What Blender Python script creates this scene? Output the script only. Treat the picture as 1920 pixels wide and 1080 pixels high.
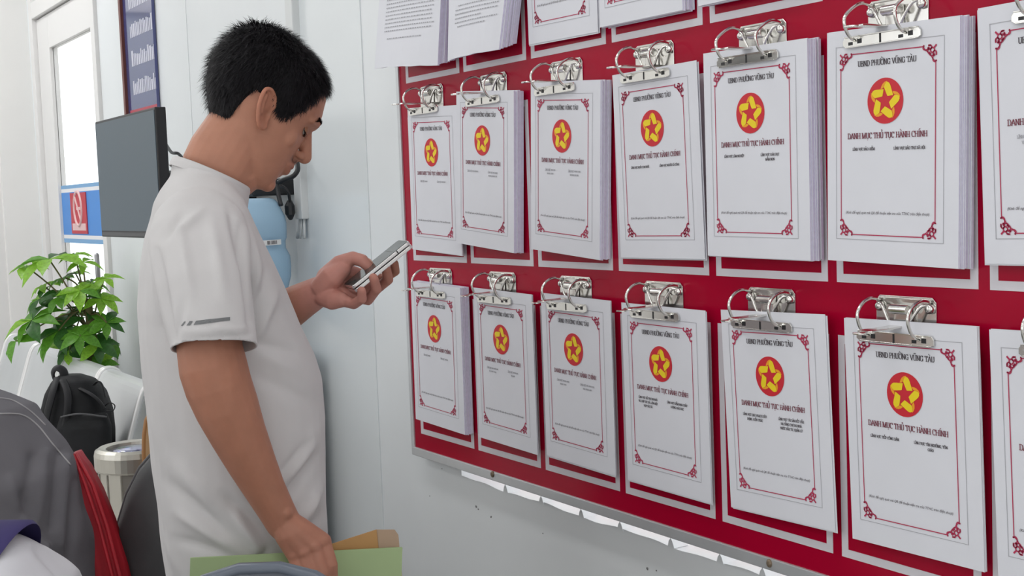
import bpy, bmesh, math, random, unicodedata
from mathutils import Vector, Matrix, noise
from mathutils.bvhtree import BVHTree

for _o in list(bpy.data.objects):
    bpy.data.objects.remove(_o)
random.seed(7)
scene = bpy.context.scene
COL = scene.collection

# ------------------------------------------------------------------ camera
Z0 = 1.561                                    # height of the board's reference corner above the floor
CAM = Vector((-1.28849, -2.21161, Z0 - 0.24102))
RX = Vector((0.844215, -0.534711, -0.037212))  # camera right, in the room
RY = Vector((-0.070845, -0.042498, -0.996582)) # camera down
RZ = Vector((0.531302, 0.843965, -0.073759))   # camera forward
cam_d = bpy.data.cameras.new('camera')
cam_d.sensor_width = 36.0
cam_d.lens = 45.0
cam_d.clip_start = 0.02
cam_o = bpy.data.objects.new('camera', cam_d)
COL.objects.link(cam_o)
cam_o.matrix_world = Matrix(((RX.x, -RY.x, -RZ.x, CAM.x), (RX.y, -RY.y, -RZ.y, CAM.y), (RX.z, -RY.z, -RZ.z, CAM.z), (0, 0, 0, 1)))
scene.camera = cam_o

# ------------------------------------------------------------------ world, exposure
world = bpy.data.worlds.new('overcast_sky')
scene.world = world
world.use_nodes = True
_bg = world.node_tree.nodes['Background']
_bg.inputs['Color'].default_value = (0.97, 0.985, 1.0, 1)
_bg.inputs['Strength'].default_value = 2.35
scene.view_settings.view_transform = 'Standard'
scene.view_settings.look = 'None'
scene.view_settings.gamma = 1.0
scene.view_settings.use_curve_mapping = False
scene.view_settings.exposure = -0.52
CEIL_WATT = 6.2

# ------------------------------------------------------------------ measuring helpers
FPX = 2400.0
def ray(u, v):
    return RX * ((u - 960) / FPX) + RY * ((v - 540) / FPX) + RZ
def at(u, v, D):
    return CAM + ray(u, v) * D
def on_x(u, v, x):
    d = ray(u, v)
    return CAM + d * ((x - CAM.x) / d.x)
def on_plane(u, v, p, n):
    d = ray(u, v)
    return CAM + d * ((p - CAM).dot(n) / d.dot(n))
def px(p):
    q = p - CAM
    z = q.dot(RZ)
    return 960 + FPX * q.dot(RX) / z, 540 + FPX * q.dot(RY) / z

# ------------------------------------------------------------------ materials
MATS = {}
def mat(name, col, rough=0.5, metal=0.0, spec=0.5, var=0.0, vscale=20.0, bump=0.0, bscale=60.0, coat=0.0, trans=0.0, ior=1.45, sss=0.0, emit=None, estr=0.0, sheen=0.0, aniso=None):
    if name in MATS:
        return MATS[name]
    m = bpy.data.materials.new(name)
    m.use_nodes = True
    nt = m.node_tree
    b = nt.nodes['Principled BSDF']
    b.inputs['Base Color'].default_value = (*col, 1)
    b.inputs['Roughness'].default_value = rough
    b.inputs['Metallic'].default_value = metal
    b.inputs['Specular IOR Level'].default_value = spec
    b.inputs['Coat Weight'].default_value = coat
    b.inputs['Coat Roughness'].default_value = 0.06
    b.inputs['Transmission Weight'].default_value = trans
    b.inputs['IOR'].default_value = ior
    if sheen:
        b.inputs['Sheen Weight'].default_value = sheen
    if sss:
        b.inputs['Subsurface Weight'].default_value = sss
        b.inputs['Subsurface Radius'].default_value = (0.012, 0.005, 0.003)
        b.inputs['Subsurface Scale'].default_value = 0.6
    if emit:
        b.inputs['Emission Color'].default_value = (*emit, 1)
        b.inputs['Emission Strength'].default_value = estr
    tc = nt.nodes.new('ShaderNodeTexCoord')
    if var:
        n = nt.nodes.new('ShaderNodeTexNoise')
        n.inputs['Scale'].default_value = vscale
        n.inputs['Detail'].default_value = 5
        nt.links.new(tc.outputs['Object'], n.inputs['Vector'])
        r = nt.nodes.new('ShaderNodeMapRange')
        r.inputs['From Min'].default_value = 0.3
        r.inputs['From Max'].default_value = 0.7
        r.inputs['To Min'].default_value = 1 - var
        r.inputs['To Max'].default_value = 1 + var
        nt.links.new(n.outputs['Fac'], r.inputs['Value'])
        h = nt.nodes.new('ShaderNodeHueSaturation')
        h.inputs['Color'].default_value = (*col, 1)
        nt.links.new(r.outputs['Result'], h.inputs['Value'])
        nt.links.new(h.outputs['Color'], b.inputs['Base Color'])
    if bump:
        n2 = nt.nodes.new('ShaderNodeTexNoise')
        n2.inputs['Scale'].default_value = bscale
        n2.inputs['Detail'].default_value = 4
        nt.links.new(tc.outputs['Object'], n2.inputs['Vector'])
        bp = nt.nodes.new('ShaderNodeBump')
        bp.inputs['Strength'].default_value = bump
        bp.inputs['Distance'].default_value = 0.004
        nt.links.new(n2.outputs['Fac'], bp.inputs['Height'])
        nt.links.new(bp.outputs['Normal'], b.inputs['Normal'])
    MATS[name] = m
    return m

WALL = mat('painted_panel', (0.79, 0.82, 0.835), 0.32, var=0.025, vscale=3, bump=0.05, bscale=18)
WALLP = mat('plaster_white', (0.86, 0.85, 0.83), 0.55, var=0.02, vscale=4)
CEILM = mat('ceiling_paint', (0.8, 0.8, 0.79), 0.7)
FLOORM = mat('floor_tile', (0.5, 0.49, 0.47), 0.25, var=0.05, vscale=6)
ALU = mat('aluminium', (0.63, 0.65, 0.67), 0.42, metal=0.55, var=0.03)
REDM = mat('red_acrylic', (0.37, 0.0015, 0.025), 0.2, spec=0.16, coat=0.03, var=0.04, vscale=5)
OUTL = mat('white_print', (0.70, 0.68, 0.72), 0.4, coat=0.2)
PAPER = mat('paper', (0.74, 0.75, 0.80), 0.65, var=0.012, vscale=14)
PAPER2 = mat('paper_lilac_edge', (0.70, 0.67, 0.84), 0.7, var=0.06, vscale=160)  # lilac glow of light through the sheets, put into the edge colour
INK = mat('black_ink', (0.055, 0.04, 0.05), 0.6)
TITLEINK = mat('maroon_ink', (0.20, 0.035, 0.06), 0.6)
GREYINK = mat('grey_ink', (0.40, 0.40, 0.43), 0.7)
REDINK = mat('red_ink', (0.46, 0.03, 0.09), 0.6)
EMRED = mat('emblem_red', (0.60, 0.02, 0.035), 0.5)
EMYEL = mat('emblem_yellow', (0.86, 0.66, 0.015), 0.5)
EMORA = mat('emblem_orange_edge', (0.85, 0.36, 0.02), 0.5)
CHROME = mat('chrome_steel', (0.74, 0.73, 0.70), 0.16, metal=1.0, var=0.05, vscale=30)
RUSTY = mat('rusty_screw', (0.22, 0.17, 0.12), 0.6, metal=0.5, var=0.3, vscale=200)
BLACKP = mat('black_plastic', (0.018, 0.018, 0.02), 0.4)

# ------------------------------------------------------------------ mesh helpers
class MB:
    def __init__(s):
        s.v = []; s.f = []
    def add(s, vs, fs):
        o = len(s.v)
        s.v += [tuple(p) for p in vs]
        s.f += [tuple(i + o for i in f) for f in fs]
        return s
    def box(s, a, b):
        x0, y0, z0 = a; x1, y1, z1 = b
        s.add([(x0, y0, z0), (x1, y0, z0), (x1, y1, z0), (x0, y1, z0), (x0, y0, z1), (x1, y0, z1), (x1, y1, z1), (x0, y1, z1)],
              [(0, 3, 2, 1), (4, 5, 6, 7), (0, 1, 5, 4), (1, 2, 6, 5), (2, 3, 7, 6), (3, 0, 4, 7)])
        return s
    def loft(s, rings, closed=True, cap=True):
        n = len(rings[0]); o = len(s.v)
        for r in rings:
            s.v += [tuple(p) for p in r]
        for i in range(len(rings) - 1):
            for j in range(n if closed else n - 1):
                k = (j + 1) % n
                s.f.append((o + i * n + j, o + i * n + k, o + (i + 1) * n + k, o + (i + 1) * n + j))
        if cap and closed:
            s.f.append(tuple(o + j for j in reversed(range(n))))
            s.f.append(tuple(o + (len(rings) - 1) * n + j for j in range(n)))
        return s
    def tube(s, pts, r, n=10, cap=True, flat=None):
        pts = [Vector(p) for p in pts]
        rs = r if isinstance(r, (list, tuple)) else [r] * len(pts)
        rings = []; up = None
        for i, p in enumerate(pts):
            t = (pts[min(i + 1, len(pts) - 1)] - pts[max(i - 1, 0)]).normalized()
            if up is None:
                up = Vector((0, 0, 1)) if abs(t.z) < 0.9 else Vector((1, 0, 0))
            a = t.cross(up)
            if a.length < 1e-6:
                a = t.orthogonal()
            a.normalize(); b = a.cross(t).normalized(); up = b
            fl = 1.0 if flat is None else flat
            rings.append([p + a * (rs[i] * math.cos(2 * math.pi * k / n)) + b * (rs[i] * fl * math.sin(2 * math.pi * k / n)) for k in range(n)])
        return s.loft(rings, cap=cap)
    def capsule(s, pts, r, n=14):
        """tube with rounded ends"""
        pts = [Vector(p) for p in pts]
        rs = list(r) if isinstance(r, (list, tuple)) else [r] * len(pts)
        t0 = (pts[0] - pts[1]).normalized(); t1 = (pts[-1] - pts[-2]).normalized()
        P = []; Q = []
        for a in (88, 60, 30):
            P.append(pts[0] + t0 * (rs[0] * math.sin(math.radians(a)))); Q.append(rs[0] * math.cos(math.radians(a)))
        P += pts; Q += rs
        for a in (30, 60, 88):
            P.append(pts[-1] + t1 * (rs[-1] * math.sin(math.radians(a)))); Q.append(rs[-1] * math.cos(math.radians(a)))
        return s.tube(P, Q, n)
    def ball(s, c, r, n=14, m=9, ax=None):
        c = Vector(c)
        if not isinstance(r, (tuple, list)):
            r = (r, r, r)
        ax = ax or (Vector((1, 0, 0)), Vector((0, 1, 0)), Vector((0, 0, 1)))
        rings = []
        for i in range(m + 1):
            t = math.pi * (0.02 + 0.96 * i / m)
            rings.append([c - ax[2] * (r[2] * math.cos(t)) + ax[0] * (r[0] * math.sin(t) * math.cos(2 * math.pi * k / n)) + ax[1] * (r[1] * math.sin(t) * math.sin(2 * math.pi * k / n)) for k in range(n)])
        return s.loft(rings)
    def lathe(s, prof, c, n=32, cap=True):
        rings = [[(c[0] + r * math.cos(2 * math.pi * k / n), c[1] + r * math.sin(2 * math.pi * k / n), c[2] + z) for k in range(n)] for r, z in prof]
        return s.loft(rings, cap=cap)
    def prism(s, poly, d):
        """poly: list of Vector, extruded by vector d"""
        n = len(poly); d = Vector(d)
        s.add([Vector(p) for p in poly] + [Vector(p) + d for p in poly],
              [tuple(reversed(range(n))), tuple(range(n, 2 * n))] + [(i, (i + 1) % n, n + (i + 1) % n, n + i) for i in range(n)])
        return s
    def mesh(s, name, smooth=False):
        me = bpy.data.meshes.new(name)
        me.from_pydata(s.v, [], s.f)
        if smooth:
            me.shade_smooth() if hasattr(me, 'shade_smooth') else None
        me.update()
        return me
    def build(s, name, m, parent=None, smooth=False, fix=True, bevel=0.0, sub=0):
        me = s.mesh(name)
        if fix or bevel:
            bm = bmesh.new(); bm.from_mesh(me)
            if bevel:
                es = [e for e in bm.edges if len(e.link_faces) == 2 and e.calc_face_angle(0) > 0.5]
                bmesh.ops.bevel(bm, geom=es, offset=bevel, segments=2, profile=0.6, affect='EDGES')
            bmesh.ops.recalc_face_normals(bm, faces=bm.faces)
            bm.to_mesh(me); bm.free()
        if smooth:
            me.polygons.foreach_set('use_smooth', [True] * len(me.polygons))
        o = link(name, me, m, parent)
        if sub:
            md = o.modifiers.new('subdivision', 'SUBSURF'); md.levels = sub; md.render_levels = sub
        return o

def link(name, me, m, parent=None):
    if m is not None and len(me.materials) == 0:
        me.materials.append(m)
    o = bpy.data.objects.new(name, me)
    COL.objects.link(o)
    if parent is not None:
        o.parent = parent
    return o
def tag(o, label=None, cat=None, group=None, kind=None):
    if label: o['label'] = label
    if cat: o['category'] = cat
    if group: o['group'] = group
    if kind: o['kind'] = kind
    return o
def thing(name, label, cat, mw=None, group=None):
    o = bpy.data.objects.new(name, None)
    COL.objects.link(o)
    o.empty_display_size = 0.05
    if mw is not None:
        o.matrix_world = mw
    tag(o, label, cat, group)
    return o
def local(o, m):                     # put a child mesh that was built in room coordinates under o at its place
    o.matrix_parent_inverse = m.inverted()
def mat4(x, y, z, p):
    return Matrix(((x[0], y[0], z[0], p[0]), (x[1], y[1], z[1], p[1]), (x[2], y[2], z[2], p[2]), (0, 0, 0, 1)))
def T(p):
    return Matrix.Translation(Vector(p))
def smooth_me(me):
    me.polygons.foreach_set('use_smooth', [True] * len(me.polygons))
def spline(pts, n):
    """Catmull-Rom through tuples of any length, n samples per span"""
    out = []
    P = [tuple(p) for p in pts]
    for i in range(len(P) - 1):
        p0 = P[max(i - 1, 0)]; p1 = P[i]; p2 = P[i + 1]; p3 = P[min(i + 2, len(P) - 1)]
        for k in range(n):
            t = k / n
            out.append(tuple(0.5 * ((2 * b) + (-a + c) * t + (2 * a - 5 * b + 4 * c - d) * t * t + (-a + 3 * b - 3 * c + d) * t ** 3) for a, b, c, d in zip(p0, p1, p2, p3)))
    out.append(P[-1])
    return out
def interp(tab, x):
    if x <= tab[0][0]: return tab[0][1:]
    for a, b in zip(tab, tab[1:]):
        if x <= b[0]:
            t = (x - a[0]) / (b[0] - a[0]); t = t * t * (3 - 2 * t) * 0.35 + t * 0.65
            return tuple(p + (q - p) * t for p, q in zip(a[1:], b[1:]))
    return tab[-1][1:]

RH = Vector((RX.x, RX.y, 0)).normalized(); DH = Vector((RZ.x, RZ.y, 0)).normalized()
UP = Vector((0, 0, 1))
def remesh(mb, voxel, smooth=6, name='body', factor=0.5):
    me = mb.mesh(name)
    bm = bmesh.new(); bm.from_mesh(me); bmesh.ops.recalc_face_normals(bm, faces=bm.faces); bm.to_mesh(me); bm.free()
    o = bpy.data.objects.new(name, me); COL.objects.link(o)
    md = o.modifiers.new('r', 'REMESH'); md.mode = 'VOXEL'; md.voxel_size = voxel; md.adaptivity = 0
    ms = o.modifiers.new('s', 'SMOOTH'); ms.factor = factor; ms.iterations = smooth
    dg = bpy.context.evaluated_depsgraph_get(); dg.update()
    out = bpy.data.meshes.new_from_object(o.evaluated_get(dg))
    bpy.data.objects.remove(o); bpy.data.meshes.remove(me)
    smooth_me(out)
    return out

def ell_ring(c, a, b, ax, bx, n=28, e=2.0):
    out = []
    for k in range(n):
        t = 2 * math.pi * k / n; ct, st = math.cos(t), math.sin(t)
        out.append(c + ax * (a * math.copysign(abs(ct) ** (2 / e), ct)) + bx * (b * math.copysign(abs(st) ** (2 / e), st)))
    return out

# ------------------------------------------------------------------ room
WX = 0.03                       # face of the right-hand wall
DOOR0, DOOR1, DOORT = 2.75, 3.84, 2.24
m = MB()
m.box((WX, -5, 0), (WX + 0.1, DOOR0, 0.70))
m.box((WX, 0.11, 0.70), (WX + 0.1, DOOR0, 3.0))
m.box((WX, -5, 1.9), (WX + 0.1, 0.11, 3.0))
m.box((WX, -5, 0.70), (WX + 0.1, -1.50, 1.9))
m.box((WX, DOOR0, 2.75), (WX + 0.1, DOOR1, 3.0))
m.box((WX, DOOR1, 0), (WX + 0.1, 4.3, 3.0))
wall_right = tag(m.build('wall_right', WALL), kind='structure')
# lower parapet with an uneven top edge: daylight shows between it and the board
SLZ = Z0 - 0.831
ptop = []
yy = 0.11
nubs = [on_x(u, v, WX).y for u, v in ((948, 909), (1015, 930), (1090, 953), (1163, 980), (1258, 1007), (1350, 1030), (1430, 1052))]
k = 0
while yy > -1.51:
    ptop.append((yy, SLZ - 0.002 + 0.0018 * math.sin(yy * 23) + 0.0012 * math.sin(yy * 57 + 1)))
    yy -= 0.02
poly = [Vector((WX, 0.11, 0.70))] + [Vector((WX, y, z)) for y, z in ptop] + [Vector((WX, ptop[-1][0], 0.70))]
tag(MB().prism(poly, (0.1, 0, 0)).build('parapet', WALL, wall_right))
for y in nubs:
    MB().prism([Vector((WX - 0.001, y + 0.008, SLZ - 0.004)), Vector((WX - 0.001, y + 0.005, SLZ + 0.006)), Vector((WX - 0.001, y, SLZ + 0.012)), Vector((WX - 0.001, y - 0.004, SLZ + 0.007)), Vector((WX - 0.001, y - 0.009, SLZ - 0.004))], (0.03, 0, 0)).build('sealant_nub', WALL, wall_right)
# the smoother sandwich panel between board and trunking
GLOSSP = mat('glossy_panel', (0.76, 0.80, 0.815), 0.2, spec=0.9, var=0.02, vscale=3)
MB().box((WX - 0.0025, 0.492, 0.0), (WX, 0.93, 3.0)).build('wall_panel', GLOSSP, wall_right)
# sandwich panel joints
for y in (1.72, -1.6):
    m = MB()
    m.box((WX - 0.0015, y, 0.0 if y > 0.1 else 0.0), (WX, y + 0.012, 3.0 if y > 0.1 else 0.69))
    m.build('panel_joint', WALL, wall_right)
# scuffs and holes in the paint below the board
SCUFF = mat('scuff', (0.20, 0.20, 0.20), 0.8, var=0.3, vscale=200)
for (u, v, r) in ((893, 950, 5), (921, 969, 4), (897, 955, 3), (829, 879, 2), (1214, 1066, 4), (1231, 1070, 2), (1018, 1000, 2), (806, 930, 2)):
    c = on_x(u, v, WX)
    rr = r / 1050
    pts = []
    for i in range(9):
        a = i * 2 * math.pi / 9
        q = rr * random.uniform(0.5, 1.0)
        pts.append(Vector((WX - 0.0006, c.y + q * math.cos(a), c.z + 0.9 * q * math.sin(a))))
    MB().prism(pts, (0.0005, 0, 0)).build('scuff_mark', SCUFF, wall_right)
tag(MB().box((-5.1, -5, -0.1), (WX + 0.1, 4.3, 0)).build('floor', FLOORM), kind='structure')
tag(MB().box((-5.1, -5, 3.0), (WX + 0.1, 4.3, 3.1)).build('ceiling', CEILM), kind='structure')
WBY = 3.93
m = MB(); m.box((-0.125, WBY, 0), (WX, WBY + 0.1, 3.0)); m.box((-1.12, WBY + 0.03, 2.3), (-0.125, WBY + 0.13, 3.0)); m.box((-5.1, WBY + 0.03, 0), (-1.12, WBY + 0.13, 3))
wall_back = tag(m.build('wall_back', WALLP), kind='structure')
# walls behind and to the left of the camera, each with a window band added to let in fill daylight
m = MB(); m.box((-5.1, -5, 0), (-5.0, 4.3, 0.8)); m.box((-5.1, -5, 2.4), (-5.0, 4.3, 3.0)); m.box((-5.1, -5, 0.8), (-5.0, -4.0, 2.4)); m.box((-5.1, 3.4, 0.8), (-5.0, 4.3, 2.4))
wl = tag(m.build('wall_left', WALLP), kind='structure')
m = MB(); m.box((-5.1, -5.1, 0), (WX + 0.1, -5.0, 0.8)); m.box((-5.1, -5.1, 2.4), (WX + 0.1, -5.0, 3.0)); m.box((-5.1, -5.1, 0.8), (-4.4, -5.0, 2.4)); m.box((-0.6, -5.1, 0.8), (WX + 0.1, -5.0, 2.4))
wf = tag(m.build('wall_front', WALLP), kind='structure')
for nm, c, rot_, sx, sy in (('left_window_portal', (-5.0, -0.3, 1.6), (0, -math.pi / 2, 0), 1.6, 7.4), ('front_window_portal', (-2.5, -5.0, 1.6), (math.pi / 2, 0, 0), 3.8, 1.6)):
    ld = bpy.data.lights.new(nm, 'AREA'); ld.shape = 'RECTANGLE'; ld.size = sx; ld.size_y = sy; ld.cycles.is_portal = True
    lo = bpy.data.objects.new(nm, ld); COL.objects.link(lo); lo.location = c; lo.rotation_euler = rot_
for k, yy in enumerate((-2.15, -0.3, 1.55)):
    tag(MB().box((-5.07, yy - 0.03, 0.8), (-5.03, yy + 0.03, 2.4)).build('window_mullion', WALLP, wl))
# ceiling lamps (unseen, added to light the room: housing, glowing panel and area light)
LAMPE = mat('lamp_panel', (0.9, 0.9, 0.9), 0.5, emit=(1.0, 0.98, 0.95), estr=3.0)
n = 0
for lx in (-0.95, -2.5, -4.1):
    for ly in (-3.7, -1.6, 0.4, 3.1):
        t = thing('ceiling_lamp', 'unseen white rectangular ceiling light panel, %s row, %s from the red board' % (['front', 'second', 'third', 'far'][n % 4], ['nearest', 'middle', 'farthest'][n // 4]), 'lamp', T((lx, ly, 3.0)), 'unseen ceiling light panels over the room')
        h = MB(); h.box((-0.16, -0.62, -0.045), (0.16, 0.62, 0.0)); h.build('housing', CEILM, t, bevel=0.006)
        e = MB(); e.box((-0.14, -0.6, -0.05), (0.14, 0.6, -0.045)); e.build('diffuser', LAMPE, t)
        ld = bpy.data.lights.new('panel_light', 'AREA'); ld.shape = 'RECTANGLE'; ld.size = 0.28; ld.size_y = 1.2
        ld.energy = CEIL_WATT * (3.9 if ly > 2 and lx > -1 else 1.6 if ly > 2 else 1.0); ld.color = (0.985, 0.99, 1.0)  # far row turned up, standing in for daylight at the door end
        lo = bpy.data.objects.new('panel_light', ld); COL.objects.link(lo); lo.parent = t; lo.location = (0, 0, -0.056)
        n += 1
# ------------------------------------------------------------------ notice board
DXC, DYC = 0.243, 0.37671
BY0, BY1 = 0.256, -1.535          # left and right ends
BZ0, BZ1 = Z0 - 0.787, Z0 + 0.47
board = thing('notice_board', 'large glossy red notice board with white slot outlines and aluminium frame', 'notice board', T((0.0, BY0, BZ0)))
def bchild(o):
    o.parent = board; o.matrix_parent_inverse = T((0.0, BY0, BZ0)).inverted(); return o
bchild(MB().box((0.0, BY1, BZ0), (0.022, BY0, BZ1)).build('red_panel', REDM))
RB = 0.0185
bchild(MB().box((-0.004, BY1, BZ0 - RB), (0.028, BY0 + 0.012, BZ0)).build('frame_rail', ALU, bevel=0.0015))
bchild(MB().box((-0.004, BY1, BZ1), (0.028, BY0 + 0.012, BZ1 + RB)).build('frame_rail', ALU, bevel=0.0015))
bchild(MB().box((-0.004, BY0, BZ0 - 0.001), (0.028, BY0 + 0.012, BZ1 + 0.001)).build('frame_rail', ALU, bevel=0.0015))
bchild(MB().box((-0.004, BY1 - 0.012, BZ0 - RB), (0.028, BY1, BZ1 + RB)).build('frame_rail', ALU, bevel=0.0015))
for u, v in ((924, 889), (1443, 1056)):
    p = on_x(u, v, -0.004)
    s = MB(); s.ball((-0.0045, p.y, p.z), (0.004, 0.0055, 0.0065), 10, 6); bchild(s.build('screw', RUSTY, smooth=True))
LW = 0.0115
ome = None
for j in range(3):
    for i in range(7):
        y1 = -i * DXC; y0 = -(i - 1) * DXC - 0.0165; zb = Z0 - j * DYC; zt = zb + 0.305
        if ome is None:
            w = y0 - y1; h = zt - zb
            mm = MB()
            mm.box((-0.0006, -w, 0), (0.0005, 0, LW)); mm.box((-0.0006, -w, h - LW), (0.0005, 0, h))
            mm.box((-0.0006, -w, LW), (0.0005, -w + LW, h - LW)); mm.box((-0.0006, -LW, LW), (0.0005, 0, h - LW))
            ome = mm.mesh('slot_outline')
        o = bchild(link('slot_outline', ome, OUTL)); o.location = (0, y0, zb)

# ------------------------------------------------------------------ serif lettering, drawn as pen strokes
def arc(cx, cy, rx, ry, a0, a1, n=10):
    return [(cx + rx * math.cos(math.radians(a0 + (a1 - a0) * k / n)), cy + ry * math.sin(math.radians(a0 + (a1 - a0) * k / n))) for k in range(n + 1)]
GL = {
 'A': (0.74, [[(0.04, 0), (0.37, 1)], [(0.37, 1), (0.70, 0)], [(0.16, 0.34), (0.58, 0.34)]], [(0.05, 0), (0.69, 0)]),
 'B': (0.66, [[(0.13, 0), (0.13, 1)], [(0.13, 1), (0.33, 1)] + arc(0.33, 0.76, 0.22, 0.24, 90, -90) + [(0.13, 0.52)], [(0.13, 0.52), (0.35, 0.52)] + arc(0.35, 0.26, 0.25, 0.26, 90, -90) + [(0.13, 0)]], [(0.10, 0), (0.10, 1)]),
 'C': (0.70, [arc(0.38, 0.5, 0.31, 0.5, 45, 315, 16), [(0.62, 0.72), (0.62, 1.0)]], []),
 'D': (0.74, [[(0.13, 0), (0.13, 1)], [(0.13, 1), (0.30, 1)] + arc(0.30, 0.5, 0.36, 0.5, 90, -90, 14) + [(0.13, 0)]], [(0.10, 0), (0.10, 1)]),
 'E': (0.64, [[(0.13, 0), (0.13, 1)], [(0.13, 1), (0.56, 1), (0.56, 0.8)], [(0.13, 0.52), (0.44, 0.52)], [(0.13, 0), (0.58, 0), (0.58, 0.22)]], [(0.10, 0), (0.10, 1)]),
 'G': (0.76, [arc(0.38, 0.5, 0.31, 0.5, 45, 315, 16), [(0.62, 0.72), (0.62, 1.0)], [(0.62, 0.05), (0.62, 0.42)]], [(0.62, 0.42)]),
 'H': (0.80, [[(0.14, 0), (0.14, 1)], [(0.66, 0), (0.66, 1)], [(0.14, 0.5), (0.66, 0.5)]], [(0.14, 0), (0.14, 1), (0.66, 0), (0.66, 1)]),
 'I': (0.38, [[(0.19, 0), (0.19, 1)]], [(0.19, 0), (0.19, 1)]),
 'K': (0.78, [[(0.14, 0), (0.14, 1)], [(0.62, 1), (0.16, 0.42)], [(0.30, 0.58), (0.68, 0)]], [(0.14, 0), (0.14, 1), (0.66, 0), (0.62, 1)]),
 'L': (0.64, [[(0.14, 0), (0.14, 1)], [(0.14, 0), (0.58, 0), (0.58, 0.24)]], [(0.11, 0), (0.14, 1)]),
 'M': (0.94, [[(0.12, 0), (0.12, 1)], [(0.12, 1), (0.46, 0.02)], [(0.46, 0.02), (0.80, 1)], [(0.80, 0), (0.80, 1)]], [(0.12, 0), (0.80, 0), (0.09, 1), (0.83, 1)]),
 'N': (0.78, [[(0.13, 0), (0.13, 1)], [(0.13, 1), (0.64, 0.0)], [(0.64, 0), (0.64, 1)]], [(0.12, 0), (0.10, 1), (0.65, 1)]),
 'O': (0.78, [arc(0.39, 0.5, 0.32, 0.5, 0, 360, 22)], []),
 'P': (0.64, [[(0.13, 0), (0.13, 1)], [(0.13, 1), (0.34, 1)] + arc(0.34, 0.74, 0.24, 0.26, 90, -90) + [(0.13, 0.48)]], [(0.13, 0), (0.10, 1)]),
 'Q': (0.78, [arc(0.39, 0.5, 0.32, 0.5, 0, 360, 22), [(0.40, 0.08), (0.70, -0.2)]], []),
 'R': (0.74, [[(0.13, 0), (0.13, 1)], [(0.13, 1), (0.34, 1)] + arc(0.34, 0.75, 0.22, 0.25, 90, -90) + [(0.13, 0.5)], [(0.32, 0.5), (0.64, 0)]], [(0.13, 0), (0.10, 1), (0.66, 0)]),
 'S': (0.58, [arc(0.29, 0.75, 0.2, 0.25, 40, 270, 10) + arc(0.29, 0.25, 0.22, 0.25, 90, -150, 10)], []),
 'T': (0.70, [[(0.35, 0), (0.35, 1)], [(0.05, 0.78), (0.05, 1), (0.65, 1), (0.65, 0.78)]], [(0.35, 0)]),
 'U': (0.76, [[(0.14, 1), (0.14, 0.32)] + arc(0.38, 0.30, 0.24, 0.30, 180, 360, 12) + [(0.62, 1)]], [(0.14, 1), (0.62, 1)]),
 'V': (0.74, [[(0.06, 1), (0.37, 0)], [(0.37, 0), (0.68, 1)]], [(0.07, 1), (0.67, 1)]),
 'X': (0.74, [[(0.08, 1), (0.66, 0)], [(0.66, 1), (0.08, 0)]], [(0.1, 1), (0.64, 1), (0.1, 0), (0.64, 0)]),
 'Y': (0.74, [[(0.06, 1), (0.37, 0.46)], [(0.68, 1), (0.37, 0.46)], [(0.37, 0.46), (0.37, 0)]], [(0.07, 1), (0.67, 1), (0.37, 0)]),
 ',': (0.28, [[(0.14, 0.06), (0.08, -0.16)]], []),
 ' ': (0.34, [], []),
 '~': (0.62, [[(0.10, 0.1), (0.12, 0.9)], [(0.12, 0.5), (0.45, 0.55)], [(0.46, 0.1), (0.45, 0.9)]], []),
}
DIA = {'\u0300': [[(-0.2, 1.42), (0.08, 1.16)]], '\u0301': [[(0.2, 1.42), (-0.06, 1.16)]], '\u0309': [[(-0.12, 1.45), (0.08, 1.45), (0.1, 1.32), (-0.02, 1.25), (-0.02, 1.15)]],
       '\u0303': [[(-0.22, 1.2), (-0.1, 1.32), (0.08, 1.22), (0.2, 1.34)]], '\u0302': [[(-0.2, 1.12), (0, 1.36), (0.2, 1.12)]], '\u0306': [[(-0.2, 1.36), (-0.1, 1.2), (0.1, 1.2), (0.2, 1.36)]],
       '\u0323': [[(-0.07, -0.26), (0.07, -0.26)]], '\u031b': [[(0.2, 0.95), (0.38, 1.0), (0.42, 1.18)]]}
def stroke(mb, pts, ox, oy, s, thick, thin, z):
    for (x0, y0), (x1, y1) in zip(pts, pts[1:]):
        dx, dy = x1 - x0, y1 - y0
        L = math.hypot(dx, dy) or 1e-6
        w = thin + (thick - thin) * (abs(dy) / L) ** 1.5
        nx, ny = -dy / L * w / 2, dx / L * w / 2
        ex, ey = dx / L * thin * 0.3, dy / L * thin * 0.3
        q = [(x0 - ex - nx, y0 - ey - ny), (x1 + ex - nx, y1 + ey - ny), (x1 + ex + nx, y1 + ey + ny), (x0 - ex + nx, y0 - ey + ny)]
        mb.add([(ox + a * s, oy + b * s, z) for a, b in q], [(0, 1, 2, 3)])
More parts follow.
